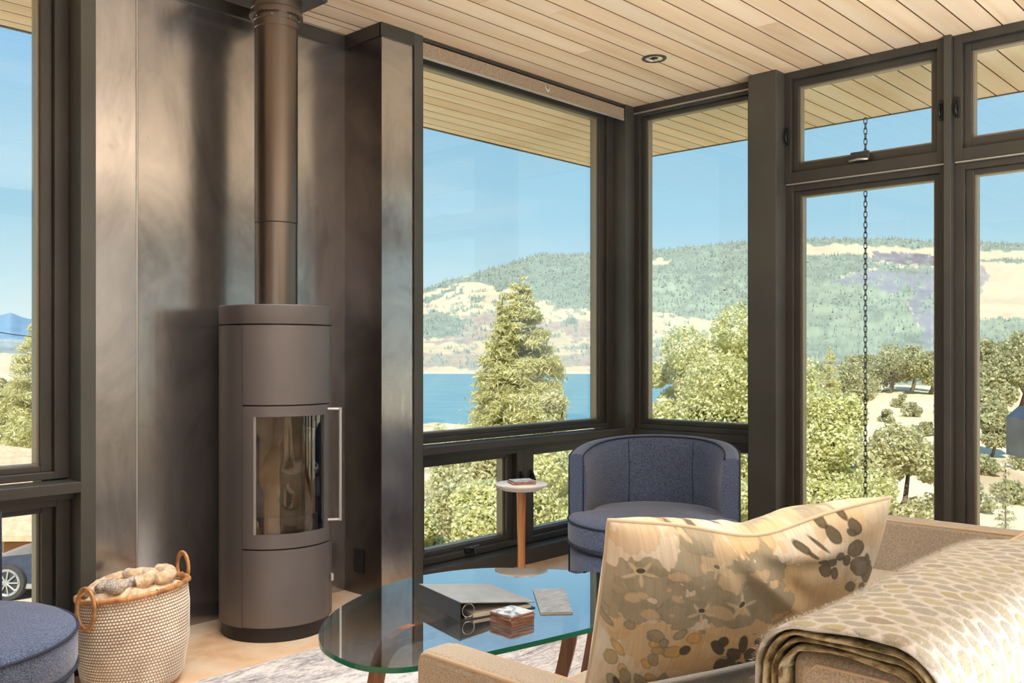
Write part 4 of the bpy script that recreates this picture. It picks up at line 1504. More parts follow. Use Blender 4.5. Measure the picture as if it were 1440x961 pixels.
def pillow_side(sign, na, nb):
    A, B = np.meshgrid(np.linspace(0, 1, na), np.linspace(0, 1, nb), indexing='ij')
    ea = 4 * A * (1 - A)
    eb = 4 * B * (1 - B)
    a_ = A + (0.5 - A) * 0.02 * eb
    b_ = B + (0.5 - B) * 0.13 * ea
    P = (TL * ((1 - a_) * (1 - b_))[..., None] + TR * (a_ * (1 - b_))[..., None] + BL_ * ((1 - a_) * b_)[..., None] + BR_ * (a_ * b_)[..., None])
    n_ = np.cross(TR - TL, BL_ - TL)
    n_ /= np.linalg.norm(n_)
    if n_[1] > 0:
        n_ = -n_
    T = 0.098 * np.power(np.clip(ea, 0, 1), 0.42) * np.power(np.clip(eb, 0, 1), 0.42)
    # folds fanning from the dented middle of the top edge
    fold = np.zeros_like(A)
    for (a0, b0, a1, b1, w, h) in ((0.40, 0.02, 0.62, 0.42, 0.030, 0.014), (0.46, 0.0, 0.85, 0.16, 0.028, 0.010), (0.34, 0.05, 0.40, 0.5, 0.03, 0.006), (0.05, 0.04, 0.30, 0.22, 0.04, 0.006), (0.62, 0.10, 0.95, 0.02, 0.03, 0.008),
                                   (0.55, 0.30, 0.70, 0.60, 0.04, 0.006)):
        dx, dy = a1 - a0, b1 - b0
        L2_ = dx * dx + dy * dy
        tt = np.clip(((A - a0) * dx + (B - b0) * dy) / L2_, 0, 1)
        dist = np.hypot(A - a0 - dx * tt, (B - b0 - dy * tt) * 0.65)
        fold += h * np.exp(-(dist / w) ** 2) * np.sin(np.clip(tt, 0.02, 1) * PI) ** 0.5 - h * 0.8 * np.exp(-((dist - w * 1.9) / w) ** 2) * np.sin(np.clip(tt, 0.02, 1) * PI)
    fold += 0.006 * (fbm(A * 7, B * 5, 3, 4) - 0.5)
    dent = 0.030 * np.exp(-((A - 0.5) / 0.2) ** 2) * (1 - B) ** 2
    P = P + n_ * (sign * (T + 0.6 * fold * np.clip(T / 0.05, 0, 1)))[..., None]
    P[..., 2] -= dent * np.clip(1 - B * 2, 0, 1)
    return A, B, P


t = thing('throw_pillow', 'large cream floral pillow with ochre and grey print, on the sofa', 'pillow', tuple(PO))
A, B, P = pillow_side(1, NA, NB)
f_ = grid_faces(NA, NB)
np_mesh('front_panel', (P - PO).reshape(-1, 3), f_, M['pillow'], t, smooth=True, col=paint(A, B).reshape(-1, 3))
A2, B2, P2 = pillow_side(-1, 120, 90)
np_mesh('back_panel', (P2 - PO).reshape(-1, 3), grid_faces(120, 90)[:, ::-1], M['pillow'], t, smooth=True, col=paint(1 - A2, B2).reshape(-1, 3))
edge_pts = [P[i, 0] for i in range(0, NA, 6)] + [P[NA - 1, j] for j in range(0, NB, 6)] + [P[i, NB - 1] for i in range(NA - 1, 0, -6)] + [P[0, j] for j in range(NB - 1, 0, -6)]
ob('seam', MB().tube([tuple(p - PO) for p in edge_pts], 0.0038, 6, closed=True), M['piping'], t, smooth=True)

# ------------------------------------------------------------------ basket with a fleece blanket
BX, BY = 1.494, 3.238
BH = 0.33
rdir = np.array([0.6813, -0.732])


def brad(f):
    return np.interp(f, [0, 0.04, 0.12, 0.45, 0.8, 1.0], [0.120, 0.150, 0.168, 0.186, 0.187, 0.180])


def btop(x, y):     # the rim leans: higher towards +r (right in view)
    return 1 + 0.07 * (x * rdir[0] + y * rdir[1]) / 0.186


t = thing('woven_basket', 'white and tan woven basket with rattan rim and loop handles', 'basket', (BX, BY, 0), 0)
ROWS, CN = 31, 104
nf_, na_ = ROWS * 6 + 1, CN * 4
F = np.linspace(0, 1, nf_)
TH_ = np.linspace(0, 2 * PI, na_, endpoint=False)
TT, FF = np.meshgrid(TH_, F, indexing='ij')
rowi = np.floor(FF * ROWS * 0.99999)
rph = np.clip(FF * ROWS - rowi, 0, 1)
cph = (TT / (2 * PI) * CN + rowi * 0.5) % 1.0
hump = np.clip(np.sin(PI * rph), 0, 1) ** 0.7
st_ = np.clip(np.sin(PI * cph), 0, 1) ** 0.6
R_ = brad(FF) + 0.0050 * hump * (0.35 + 0.65 * st_)
Xb, Yb = R_ * np.cos(TT), R_ * np.sin(TT)
Zb = FF * BH * btop(Xb, Yb)
gap = np.clip(hump * st_ * 1.6 - 0.25, 0, 1)[..., None]
tonev = fbm(TT * 3, FF * 5, 3, 2)[..., None]
colb = L3((168, 132, 96)) * (1 - gap) + (L3((246, 240, 228)) * (0.75 + 0.5 * tonev)) * gap
np_mesh('woven_body', np.stack([Xb, Yb, Zb], -1).reshape(-1, 3), grid_faces(na_, nf_, True), M['weave'], t, smooth=True, col=np.clip(colb, 0, 1).reshape(-1, 3))
ob('base', MB().lathe([(0, 0.002), (0.121, 0.002), (0.121, 0.01), (0, 0.01)], 40), M['rattan'], t)
rim = []
for k in range(60):
    a = 2 * PI * k / 60
    x, y_ = 0.184 * math.cos(a), 0.184 * math.sin(a)
    rim.append((x, y_, (BH + 0.006) * btop(x, y_)))
rm = ob('rim', MB().tube(rim, 0.0095, 10, closed=True), M['rattan'], t, smooth=True)
for k in range(0, 60, 5):
    p, q = Vector(rim[k]), Vector(rim[(k + 1) % 60])
    tg_ = (q - p).normalized()
    u_ = tg_.orthogonal().normalized()
    w_ = tg_.cross(u_)
    ob('binding', MB().tube([p + (u_ * math.cos(a) + w_ * math.sin(a)) * 0.0098 for a in [2 * PI * i / 14 for i in range(14)]], 0.0028, 5, closed=True), M['rattan'], rm, smooth=True)
# handles: the left one hangs over the rim towards the viewer, the right one stands up behind
va = math.atan2(-BY, -BX)                       # towards the camera
for ang, zc, rh, rw in ((va - math.radians(50), -0.012, 0.072, 0.046), (va + math.radians(118), 0.034, 0.055, 0.040)):
    cx_, cy_ = 0.190 * math.cos(ang), 0.190 * math.sin(ang)
    zc_ = BH * btop(cx_, cy_) + zc
    tx, ty = -math.sin(ang), math.cos(ang)
    for off in (0.0, 0.007):
        pts = []
        for k in range(28):
            a = 2 * PI * k / 28
            pts.append((cx_ + tx * (rw - off * .6) * math.cos(a) + 0.004 * math.cos(ang), cy_ + ty * (rw - off * .6) * math.cos(a) + 0.004 * math.sin(ang), zc_ + (rh - off) * math.sin(a)))
        h = ob('handle', MB().tube(pts, 0.0058, 8, closed=True), M['rattan'], t, smooth=True)

t = thing('fleece_blanket', 'rumpled tan and cream fleece blanket stuffed in the woven basket', 'blanket', (BX, BY, BH))
nr, na = 40, 90
Rr, Aa = np.meshgrid(np.linspace(0, 1, nr), np.linspace(0, 2 * PI, na, endpoint=False), indexing='xy')
xx, yy = Rr * 0.172 * np.cos(Aa), Rr * 0.172 * np.sin(Aa)
hh = 0.052 * (1 - Rr ** 3) + 0.030 * (fbm(xx * 22 + 5, yy * 22 + 3, 4, 1) - 0.5) + 0.014 * np.sin(xx * 60 + 4 * np.sin(yy * 40)) * (1 - Rr)
hh += 0.07 * BH * (xx * rdir[0] + yy * rdir[1]) / 0.186 - 0.018
mxy = np.stack([xx, yy, hh], -1).reshape(-1, 3)
np_mesh('blanket_body', mxy, grid_faces(na, nr, True)[:, ::-1], M['fleece'], t, smooth=True)


def ribbon(pts, w, th, name, mat):
    P_ = np.array(smooth_curve(pts, 10))
    k = len(P_)
    tg = np.gradient(P_, axis=0)
    tg[:, 2] = 0
    tg /= np.linalg.norm(tg, axis=1)[:, None] + 1e-9
    nn_ = np.stack([-tg[:, 1], tg[:, 0], 0 * tg[:, 0]], -1)
    mb = MB()
    rad = [(0.30 * w + th * 0.5) * (0.85 + 0.3 * fbm(i / 7.0, len(pts) * 1.7, 2, 3)) for i in range(k)]
    mb.tube([tuple(p) for p in P_], rad, 18)
    mb.v = [(v[0] + 0.004 * (fbm(v[0] * 150, v[2] * 150 + v[1] * 90, 2, 1) - 0.5), v[1] + 0.004 * (fbm(v[1] * 150, v[2] * 150, 2, 2) - 0.5),
             v[2] + 0.006 * (fbm(v[0] * 110, v[1] * 110, 3, 4) - 0.5)) for v in mb.v]
    return ob(name, mb, mat, t, smooth=True)


def rc_(r, d, z):    # basket-local from view axes: r to the right, d away from the camera
    return (0.6813 * r + 0.732 * d, -0.732 * r + 0.6813 * d, z)


ribbon([rc_(-0.085, -0.085, 0.022), rc_(-0.075, -0.045, 0.030), rc_(-0.05, -0.055, 0.034), rc_(-0.04, -0.10, 0.030), rc_(-0.01, -0.115, 0.034), rc_(0.01, -0.08, 0.040), rc_(0.035, -0.05, 0.046), rc_(0.06, -0.08, 0.046)], 0.05, 0.0075, 'blanket_fold', M['fleece_grey'])
ribbon([rc_(0.045, -0.09, 0.046), rc_(0.07, -0.07, 0.052), rc_(0.075, -0.02, 0.056), rc_(0.04, 0.01, 0.058), rc_(0.0, 0.0, 0.055), rc_(-0.03, 0.03, 0.05)], 0.055, 0.012, 'blanket_fold', M['fleece'])
ribbon([rc_(0.10, -0.05, 0.050), rc_(0.125, -0.01, 0.052), rc_(0.11, 0.05, 0.055), rc_(0.06, 0.07, 0.056)], 0.05, 0.013, 'blanket_fold', M['fleece'])
ribbon([rc_(-0.13, -0.06, 0.0), rc_(-0.12, 0.0, 0.015), rc_(-0.08, 0.04, 0.028), rc_(-0.02, 0.07, 0.04)], 0.05, 0.013, 'blanket_fold', M['fleece'])

# ------------------------------------------------------------------ outdoors
sinA, cosA = math.sin(ANG), math.cos(ANG)


def CW(r, d, z=None):
    """point r metres to the right of and d metres ahead of the camera's standpoint, in world axes"""
    x, y_ = sinA * r + cosA * d, -cosA * r + sinA * d
    return (x, y_) if z is None else (x, y_, z)


rid_u = [-400, -150, 0, 15, 30, 48, 100, 300, 450, 560, 594, 640, 700, 740, 757, 800, 838, 880, 916, 960, 1000, 1050, 1131, 1200, 1260, 1318, 1370, 1440, 1800]
rid_v = [452, 446, 443, 440, 446, 450, 455, 440, 424, 412, 407, 393, 376, 364, 358, 358, 357, 355, 353, 348, 345, 340, 336, 336, 336, 340, 341, 343, 350]
NU, NV = 900, 150
Ug = np.linspace(-400, 1800, NU)
Sg = np.linspace(0, 1.12, NV)
UU, SS = np.meshgrid(Ug, Sg, indexing='ij')
rv_ = np.interp(UU, rid_u, rid_v) + 2.2 * (fbm(UU / 12, UU * 0, 3, 1) - 0.5)
sm = lambda x, a, b_: np.clip((x - a) / (b_ - a), 0, 1) ** 2 * (3 - 2 * np.clip((x - a) / (b_ - a), 0, 1))
right_t = sm(UU, 1040, 1150)
left_t = 1 - sm(UU, 100, 400)
Ds = 1500 * (1 - right_t) + 640 * right_t
Ds = Ds * (1 - left_t) + 900 * left_t
Dr = 2900 + 1300 * left_t
Sc = np.clip(SS, 0, 1)
Dg = Ds + (Dr - Ds) * SS
vs0 = 499 + 1300 * 31.17 / Ds
pw = 0.92 + 0.25 * fbm(UU / 160, SS * 2, 3, 2)
vv_ = vs0 + (rv_ - vs0) * np.power(Sc, pw)
Zg = 1.17 + (499 - vv_) * Dg / 1300
Zg = np.where(SS > 1, Zg - (SS - 1) * 600, Zg)
Rg = (UU - 720) / 1300 * Dg
GX, GY = sinA * Rg + cosA * Dg, -cosA * Rg + sinA * Dg
amp = np.sin(PI * np.clip(Sc, 0, 1)) ** 0.8
rdg = 1 - np.abs(2 * fbm(GX / 330 + 4, GY / 330, 4, 3) - 1)
Zg = Zg + amp * (46 * (rdg - 0.72) + 20 * (fbm(GX / 70, GY / 70, 4, 5) - 0.5))
VV = 499 - (Zg - 1.17) / Dg * 1300            # elevation of each terrain point, used to place woods and fields


def inpoly(x, y, poly):
    ins = np.zeros(x.shape, bool)
    n = len(poly)
    for i in range(n):
        x1, y1 = poly[i]
        x2, y2 = poly[(i + 1) % n]
        if y1 == y2:
            continue
        c = ((y1 > y) != (y2 > y)) & (x < (x2 - x1) * (y - y1) / (y2 - y1) + x1)
        ins ^= c
    return ins


wu = UU + 16 * (fbm(UU / 14, VV / 7, 4, 0) - 0.5)
wv = VV + 8 * (fbm(UU / 14 + 9, VV / 7, 4, 2) - 0.5)
nA = fbm(UU / 9, VV / 4.5, 4, 4)
nB = fbm(UU / 34, VV / 14, 4, 6)
forest = np.zeros(UU.shape)
for pl in ([(575, 400), (600, 402), (660, 388), (700, 370), (740, 355), (768, 372), (845, 360), (845, 441), (800, 430), (760, 422), (720, 404), (700, 412), (694, 400), (672, 398), (655, 398), (640, 400), (600, 412), (575, 416)],
           [(745, 358), (790, 352), (845, 345), (845, 372), (760, 372)],
           [(594, 420), (625, 408), (642, 400), (640, 408), (615, 420), (596, 428)], [(640, 412), (650, 402), (653, 409), (642, 414)], [(656, 426), (670, 416), (684, 419), (680, 426)],
           [(590, 442), (610, 434), (640, 447), (656, 452), (650, 472), (590, 476)],
           [(700, 448), (728, 440), (730, 452), (704, 456)], [(790, 446), (815, 448), (815, 456), (792, 456)],
           [(850, 330), (1110, 325), (1110, 470), (1040, 462), (1020, 452), (985, 450), (960, 444), (905, 438), (850, 430)],
           [(1060, 320), (1345, 320), (1345, 351), (1280, 350), (1240, 346), (1180, 344), (1060, 347)],
           [(1060, 358), (1220, 358), (1230, 374), (1165, 396), (1222, 402), (1266, 415), (1295, 470), (1320, 520), (1320, 600), (1060, 600)],
           [(1270, 392), (1285, 420), (1260, 420)], [(1230, 370), (1320, 382), (1316, 388), (1235, 382)],
           [(1345, 330), (1500, 330), (1500, 355), (1400, 353), (1345, 351)], [(1345, 362), (1440, 366), (1440, 370), (1345, 366)], [(1345, 455), (1400, 448), (1600, 462), (1600, 640), (1345, 640)],
           [(1320, 480), (1400, 470), (1400, 640), (1320, 640)]):
    forest = np.maximum(forest, inpoly(wu, wv, pl).astype(float))
light_cut = inpoly(wu, wv, [(912, 361), (946, 361), (946, 373), (928, 375), (912, 372)]) & (nA > 0.47)
forest = np.where(light_cut, 0, forest)
scat = (nA > 0.60) & (VV > np.interp(UU, rid_u, rid_v) + 22) & (UU > 560) & (UU < 1330)
forest = np.maximum(forest, np.where(scat, 0.8, 0))
rock = (inpoly(wu, wv, [(585, 452), (640, 446), (700, 438), (760, 452), (850, 446), (850, 516), (585, 516)]) & (nB > 0.46)).astype(float)
cliff = inpoly(wu, wv, [(1222, 353), (1330, 361), (1330, 376), (1226, 366)]).astype(float)
scree = inpoly(wu, wv, [(1165, 396), (1240, 374), (1330, 378), (1330, 560), (1316, 520), (1295, 470), (1268, 415), (1222, 402)]).astype(float)
rock2 = inpoly(wu, wv, [(1345, 368), (1384, 374), (1393, 386), (1375, 416), (1345, 418)]).astype(float)
C = np.empty(UU.shape + (3,))
C[...] = L3((204, 186, 154))
C = C * (0.86 + 0.3 * nB)[..., None]


def bl(mask, col, var=0.0):
    global C
    m_ = np.clip(mask, 0, 1)[..., None]
    cc_ = L3(col) * (1 + var * (nA - 0.5))[..., None]
    C = C * (1 - m_) + cc_ * m_


bl(rock * 0.7, (164, 148, 140), 1.0)
bl(scree, (150, 147, 148), 0.3)
bl(cliff * 0.9, (122, 112, 122), 1.4)
bl(rock2 * 0.8, (150, 140, 140), 1.0)
bl(forest * 0.92, (134, 144, 128), 0.6)  # forest tone greyed, distance haze painted into it
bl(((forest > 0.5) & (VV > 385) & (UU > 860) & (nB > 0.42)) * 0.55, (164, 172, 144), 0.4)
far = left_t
bl(np.clip(far * 1.4, 0, 1) * np.clip((484 - VV) / 8, 0, 1), (118, 150, 172), 0.15)  # blue haze painted onto the distant left hills
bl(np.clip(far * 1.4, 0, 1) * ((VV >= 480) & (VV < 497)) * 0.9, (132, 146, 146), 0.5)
shoreb = (Zg < -27.5)
bl(shoreb * 0.7, (214, 200, 180), 0.2)
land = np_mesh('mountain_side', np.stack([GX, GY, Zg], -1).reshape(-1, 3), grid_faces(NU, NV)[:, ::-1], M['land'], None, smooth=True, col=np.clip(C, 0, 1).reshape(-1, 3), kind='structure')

# conifers of the far slopes, one joined mass of small trees
fi = np.argwhere((forest > 0.5) & (SS < 1.01) & (SS > 0.05) & (UU > 560) & (UU < 1500))
pick = fi[rng.integers(0, len(fi), 10000)]
ridge = np.argwhere((SS > 0.975) & (SS < 1.005) & (UU > 590) & (UU < 1500) & (forest > 0.5))
pick = np.r_[pick, ridge[rng.integers(0, len(ridge), 700)]]
gi, gj = pick[:, 0], pick[:, 1]
jx = rng.uniform(-8, 8, (len(pick), 2))
bx, by, bz = GX[gi, gj] + jx[:, 0], GY[gi, gj] + jx[:, 1], Zg[gi, gj]
hgt = rng.uniform(5, 12, len(pick)) * np.clip(Dg[gi, gj] / 2600, 0.45, 1)
rad_ = hgt * rng.uniform(0.2, 0.34, len(pick))
K5 = 5
an = np.arange(K5) * 2 * PI / K5
V = np.zeros((len(pick), K5 + 1, 3))
V[:, :K5, 0] = bx[:, None] + rad_[:, None] * np.cos(an)
V[:, :K5, 1] = by[:, None] + rad_[:, None] * np.sin(an)
V[:, :K5, 2] = bz[:, None] - 1.0
V[:, K5] = np.stack([bx, by, bz + hgt], -1)
Ft = np.array([[k, (k + 1) % K5, K5] for k in range(K5)])
Fa = (np.arange(len(pick))[:, None, None] * (K5 + 1) + Ft[None]).reshape(-1, 3)
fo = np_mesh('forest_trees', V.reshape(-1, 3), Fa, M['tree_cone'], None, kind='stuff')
tag(fo, 'grey green conifer woods covering the slopes across the lake', 'forest')

# lake
lk = MB()
q = [CW(-2600, 330), CW(1500, 330), CW(2500, 2300), CW(-3600, 2300)]
lk.add([(p[0], p[1], -30.0) for p in q], [(0, 1, 2, 3)])
ob('lake', lk, M['water'], kind='structure')

# near ground: slope falling from the house to the shore, golden knoll to the right


def ground(r, d):
    dist = np.maximum(np.hypot(r, d), 0.1)
    dd = np.maximum(d, 0.0)
    base = np.interp(dist, [0, 7, 15, 40, 120, 430, 600, 3000], [-3.4, -4.0, -5.4, -8.6, -15.5, -30.6, -31.5, -32])
    u_ = 720 + 1300 * r / np.maximum(d, 0.5)
    k = sm(u_, 1060, 1230) * (d > 1)
    kn = np.interp(d, [0, 8, 15, 30, 60, 95, 130, 200, 420, 700], [-3.4, -4.0, -4.3, -3.9, -3.2, -2.2, -3.6, -9, -26, -31])
    u2 = 1 - sm(u_, 20, 260)
    kl = np.interp(d, [0, 8, 20, 40, 80, 200, 500, 1000], [-3.4, -4.2, -5.4, -6.6, -7.2, -9, -16, -24])
    g = base * (1 - k) + kn * k
    g = np.where((d > 1), g * (1 - u2) + kl * u2, g)
    return g + 0.5 * (fbm(r / 9 + 50, d / 9 + 50, 3, 2) - 0.5) * np.clip(dist / 20, 0.2, 4)


NT, NR = 420, 120
th_ = np.linspace(-PI, PI, NT, endpoint=False)
rr_ = np.concatenate([[0.5, 3], np.geomspace(5, 1300, NR - 2)])
TTg, RRg = np.meshgrid(th_, rr_, indexing='ij')
rr2, dd2 = RRg * np.sin(TTg), RRg * np.cos(TTg)
zz2 = ground(rr2, dd2)
xg, yg = sinA * rr2 + cosA * dd2, -cosA * rr2 + sinA * dd2
n5 = fbm(rr2 / 6 + 30, dd2 / 6 + 30, 4, 1)
n6 = fbm(rr2 / 1.7 + 30, dd2 / 1.7 + 30, 3, 3)
cg = L3((232, 212, 172)) * (0.8 + 0.4 * n6)[..., None]
mg = np.clip((n5 - 0.55) * 5, 0, 0.7)[..., None]
cg = cg * (1 - mg) + L3((190, 156, 116)) * mg
np_mesh('ground', np.stack([xg, yg, zz2], -1).reshape(-1, 3), grid_faces(NT, NR, True)[:, ::-1], M['land'], None, smooth=True, col=np.clip(cg, 0, 1).reshape(-1, 3), kind='structure')


def leaves(P, nrm_, size, jitter=0.8, aspect=0.6):
    """one small bent leaf (a quad) per point"""
    n = len(P)
    d = nrm_ + rng.normal(0, jitter, (n, 3))
    d /= np.linalg.norm(d, axis=1)[:, None]
    a = np.cross(d, rng.normal(size=(n, 3)))
    a /= np.linalg.norm(a, axis=1)[:, None] + 1e-9
    b_ = np.cross(d, a)
    s = size * rng.uniform(0.6, 1.3, n)[:, None]
    V = np.stack([P - a * s, P + b_ * s * aspect + d * s * .2, P + a * s, P - b_ * s * aspect + d * s * .2], 1).reshape(-1, 3)
    return V, np.arange(n * 4).reshape(-1, 4)


def trunk(t, h, r0, wob=0.1, branches=7, spread=0.5, crown0=0.35):
    mb = MB()
    pts = [(wob * math.sin(i * 1.3) * h * 0.05, wob * math.cos(i * 1.7) * h * 0.05, h * i / 6) for i in range(7)]
    mb.tube(pts, [r0 * (1 - 0.8 * i / 6) for i in range(7)], 7)
    for k in range(branches):
        z0 = h * (crown0 + (0.9 - crown0) * k / branches)
        a = k * 2.4
        L_ = spread * (1 - 0.6 * k / branches)
        mb.tube([(0, 0, z0), (math.cos(a) * L_ * .5, math.sin(a) * L_ * .5, z0 + L_ * .25), (math.cos(a) * L_, math.sin(a) * L_, z0 + L_ * .4)], [r0 * .35, r0 * .22, r0 * .08], 5)
    return ob('trunk', mb, M['bark'], t, smooth=True)


def round_tree(name, label, cat, r, d, z0, ztop, rad, n, leaf, mat, group=None, lobes=14, seed=1, shape=1.0, low=0.15, airy=0.35):
    x, y_ = CW(r, d)
    H_ = ztop - z0
    t = thing(name, label, cat, (x, y_, z0), 0, group)
    rs = np.random.default_rng(seed)
    C_ = []
    for k in range(lobes):
        f = rs.uniform(low, 0.9)
        wd = rad * (math.sin(PI * min(1, max(0.02, (f - low * .5) / (1.02 - low * .5))) ** shape)) ** 0.7
        a = rs.uniform(0, 2 * PI)
        rr__ = wd * rs.uniform(0.2, 0.75)
        C_.append((rr__ * math.cos(a), rr__ * math.sin(a), f * H_, max(0.25 * rad, wd * rs.uniform(0.32, 0.55))))
    C_.append((0, 0, H_ * 0.90, rad * 0.3))
    C_ = np.array(C_)
    w = C_[:, 3] ** 2
    ch = rs.choice(len(C_), n, p=w / w.sum())
    v = rs.normal(size=(n, 3))
    v /= np.linalg.norm(v, axis=1)[:, None]
    q = 1 - airy * rs.random(n) ** 1.5
    lump = 0.8 + 0.4 * fbm(v[:, 0] * 3 + ch * 3.3, v[:, 1] * 3 + v[:, 2] * 2, 2, 3)
    P = C_[ch, :3] + v * (C_[ch, 3] * q * lump)[:, None] * np.array([1, 1, 0.9])
    P = P[P[:, 2] < H_ * 1.02]
    V, F_ = leaves(P, v[:len(P)] * 0.6 + np.array([0, 0, .5]), leaf)
    np_mesh('foliage', V, F_, mat, t, kind='stuff')
    trunk(t, H_ * 0.85, rad * 0.07 + 0.02, 1.0, 7, rad * 0.6, max(low, 0.1))
    return t


def conifer(name, label, r, d, z0, ztop, rad, n, leaf, mat, group=None, seed=1, droop=0.35):
    x, y_ = CW(r, d)
    H_ = ztop - z0
    t = thing(name, label, 'tree', (x, y_, z0), 0, group)
    rs = np.random.default_rng(seed)
    nb = 240
    fz_ = rs.random(nb) ** 0.85 * 0.97 + 0.02
    az = rs.uniform(0, 2 * PI, nb)
    Lb = rad * (1 - fz_) ** 0.8 * rs.uniform(0.72, 1.12, nb) + 0.05 * rad
    w = Lb ** 1.3
    ch = rs.choice(nb, n, p=w / w.sum())
    s = rs.random(n) ** 0.6
    ca, sa = np.cos(az[ch]), np.sin(az[ch])
    spread = 0.20 * Lb[ch] * (0.4 + 0.8 * s)
    lat = rs.normal(0, 1, n) * spread * 0.8
    x_ = ca * Lb[ch] * s - sa * lat
    yv = sa * Lb[ch] * s + ca * lat
    z_ = fz_[ch] * H_ + Lb[ch] * (0.25 * s - droop * s * s) - np.abs(rs.normal(0, 1, n)) * spread * 0.7
    P = np.stack([x_, yv, z_], -1)
    nv2 = np.stack([ca * .5, sa * .5, 0 * ca + .6], -1)
    V, F_ = leaves(P, nv2, leaf, 0.7, 0.17)
    np_mesh('foliage', V, F_, mat, t, kind='stuff')
    mb = MB().tube([(0, 0, 0), (0, 0, H_ * .5), (0, 0, H_ * .98)], [rad * .07, rad * .045, 0.01], 7)
    for k in range(0, nb, 6):
        mb.tube([(0, 0, fz_[k] * H_), (math.cos(az[k]) * Lb[k] * .8, math.sin(az[k]) * Lb[k] * .8, fz_[k] * H_ + Lb[k] * 0.05)], [rad * .015, rad * .005], 4)
    ob('trunk', mb, M['bark'], t, smooth=True)
    return t


def at(u, d):
    return (u - 720) / 1300 * d


def zg(r, d):
    return float(ground(np.array(r), np.array(float(d))))


def hv(v, d):
    return 1.17 + (499 - v) * d / 1300


# the big conifer before the lake
d_ = 30.0
conifer('conifer_tree', 'tall shaggy olive conifer standing before the lake, centre window', at(731, d_), d_, hv(800, d_), hv(388, d_), 2.95, 130000, 0.12, M['leaf_conifer'], seed=3, droop=0.25)
d_ = 29.2
conifer('conifer_tree', 'slim conifer spire beside the tall lakeside conifer', at(706, d_), d_, hv(720, d_), hv(408, d_), 1.0, 16000, 0.09, M['leaf_conifer'], seed=9)
d_ = 26.0
round_tree('leafy_tree', 'drooping pale tree at the right foot of the tall conifer', 'tree', at(778, d_), d_, hv(800, d_), hv(540, d_), 1.15, 26000, 0.07, M['leaf_pale'], seed=22, lobes=9)
d_ = 17.0
round_tree('leafy_tree', 'sunlit yellow green tree in the narrow corner window', 'tree', at(1040, d_), d_, hv(900, d_), hv(415, d_), 1.75, 80000, 0.038, M['leaf_bright'], seed=5, lobes=26, shape=1.25)
d_ = 18.0
round_tree('leafy_tree', 'lower yellow green tree left of the sunlit one', 'tree', at(955, d_), d_, hv(900, d_), hv(478, d_), 1.1, 40000, 0.04, M['leaf_bright'], seed=6, lobes=16, shape=1.2)
d_ = 13.0
round_tree('leafy_tree', 'bright lime tree behind the rain chain window, lower left', 'tree', at(1155, d_), d_, hv(960, d_), hv(538, d_), 1.1, 70000, 0.032, M['leaf_bright'], seed=7, lobes=20)
d_ = 14.0
round_tree('leafy_tree', 'olive bushy tree right of the lime tree', 'tree', at(1262, d_), d_, hv(960, d_), hv(598, d_), 1.45, 60000, 0.038, M['leaf_pale'], seed=8, lobes=16)
# below the window sills
for k, (u, d_, vt, rad, mt, lb) in enumerate(((640, 15, 668, 1.3, 'leaf_pale', 'pale olive shrub below the sill, left lower pane'), (700, 12, 655, 1.0, 'leaf_bright', 'light green shrub behind the side table'),
                                              (775, 13, 612, 1.35, 'leaf_bright', 'leafy shrub left of the armchair, right lower pane'), (590, 13, 700, 0.9, 'leaf_bright', 'light shrub at the bottom left of the lower pane'),
                                              (850, 15, 640, 1.5, 'leaf_pale', 'olive shrub hidden partly by the armchair'), (690, 22, 610, 1.8, 'leaf_pale', 'dusty olive tree under the tall conifer'),
                                              (620, 60, 586, 1.6, 'leaf_pale', 'small round shrub at the near lake shore'), (1095, 12.5, 600, 1.0, 'leaf_bright', 'light green tree seen behind the thick post'))):
    z0 = min(zg(at(u, d_), d_), hv(vt, d_) - 1.4 * rad)
    round_tree('shrub', lb, 'shrub', at(u, d_), d_, z0, hv(vt, d_), rad, 40000 if d_ < 30 else 4000, 0.036 if d_ < 18 else 0.07, M[mt], seed=30 + k, lobes=14, low=0.3)
# dark oaks on the golden knoll
oaks = [(1142, 80, 505, 3.0, 'low dusty oak just left of the small pointed conifer'),
        (1190, 75, 512, 3.2, 'low dusty oak just right of the small pointed conifer'),
        (1222, 85, 500, 3.4, 'hazy oak directly behind the rain chain'),
        (1252, 82, 486, 3.6, 'tall round oak on the knoll, first right of the rain chain'),
        (1283, 88, 488, 3.4, 'round oak on the knoll, second right of the rain chain'),
        (1310, 80, 496, 3.2, 'oak on the knoll against the left side of the dark mullion'),
        (1378, 62, 478, 3.4, 'tall oak against the right side of the dark mullion'),
        (1410, 58, 505, 2.4, 'middle sized oak between two taller ones, right pane'),
        (1436, 60, 468, 3.6, 'tallest oak, cut by the right edge of the view'),
        (1395, 45, 566, 1.4, 'small dark oak half way down the slope, right pane'),
        (1368, 50, 530, 2.2, 'nearer spreading oak below the tall one beside the mullion')]
for k, (u, d_, vt, rad, lb) in enumerate(oaks):
    r_ = at(u, d_)
    g0 = zg(r_, d_) - 0.2
    zt = hv(vt, d_)
    if zt - g0 < rad * 1.0:
        zt = g0 + rad * 1.0
    round_tree('oak_tree', lb, 'tree', r_, d_, g0, zt, rad * 0.8, 6500, 0.13, M['leaf_oak'], 'oaks on the golden knoll', seed=60 + k, lobes=10, low=0.4, airy=0.5)
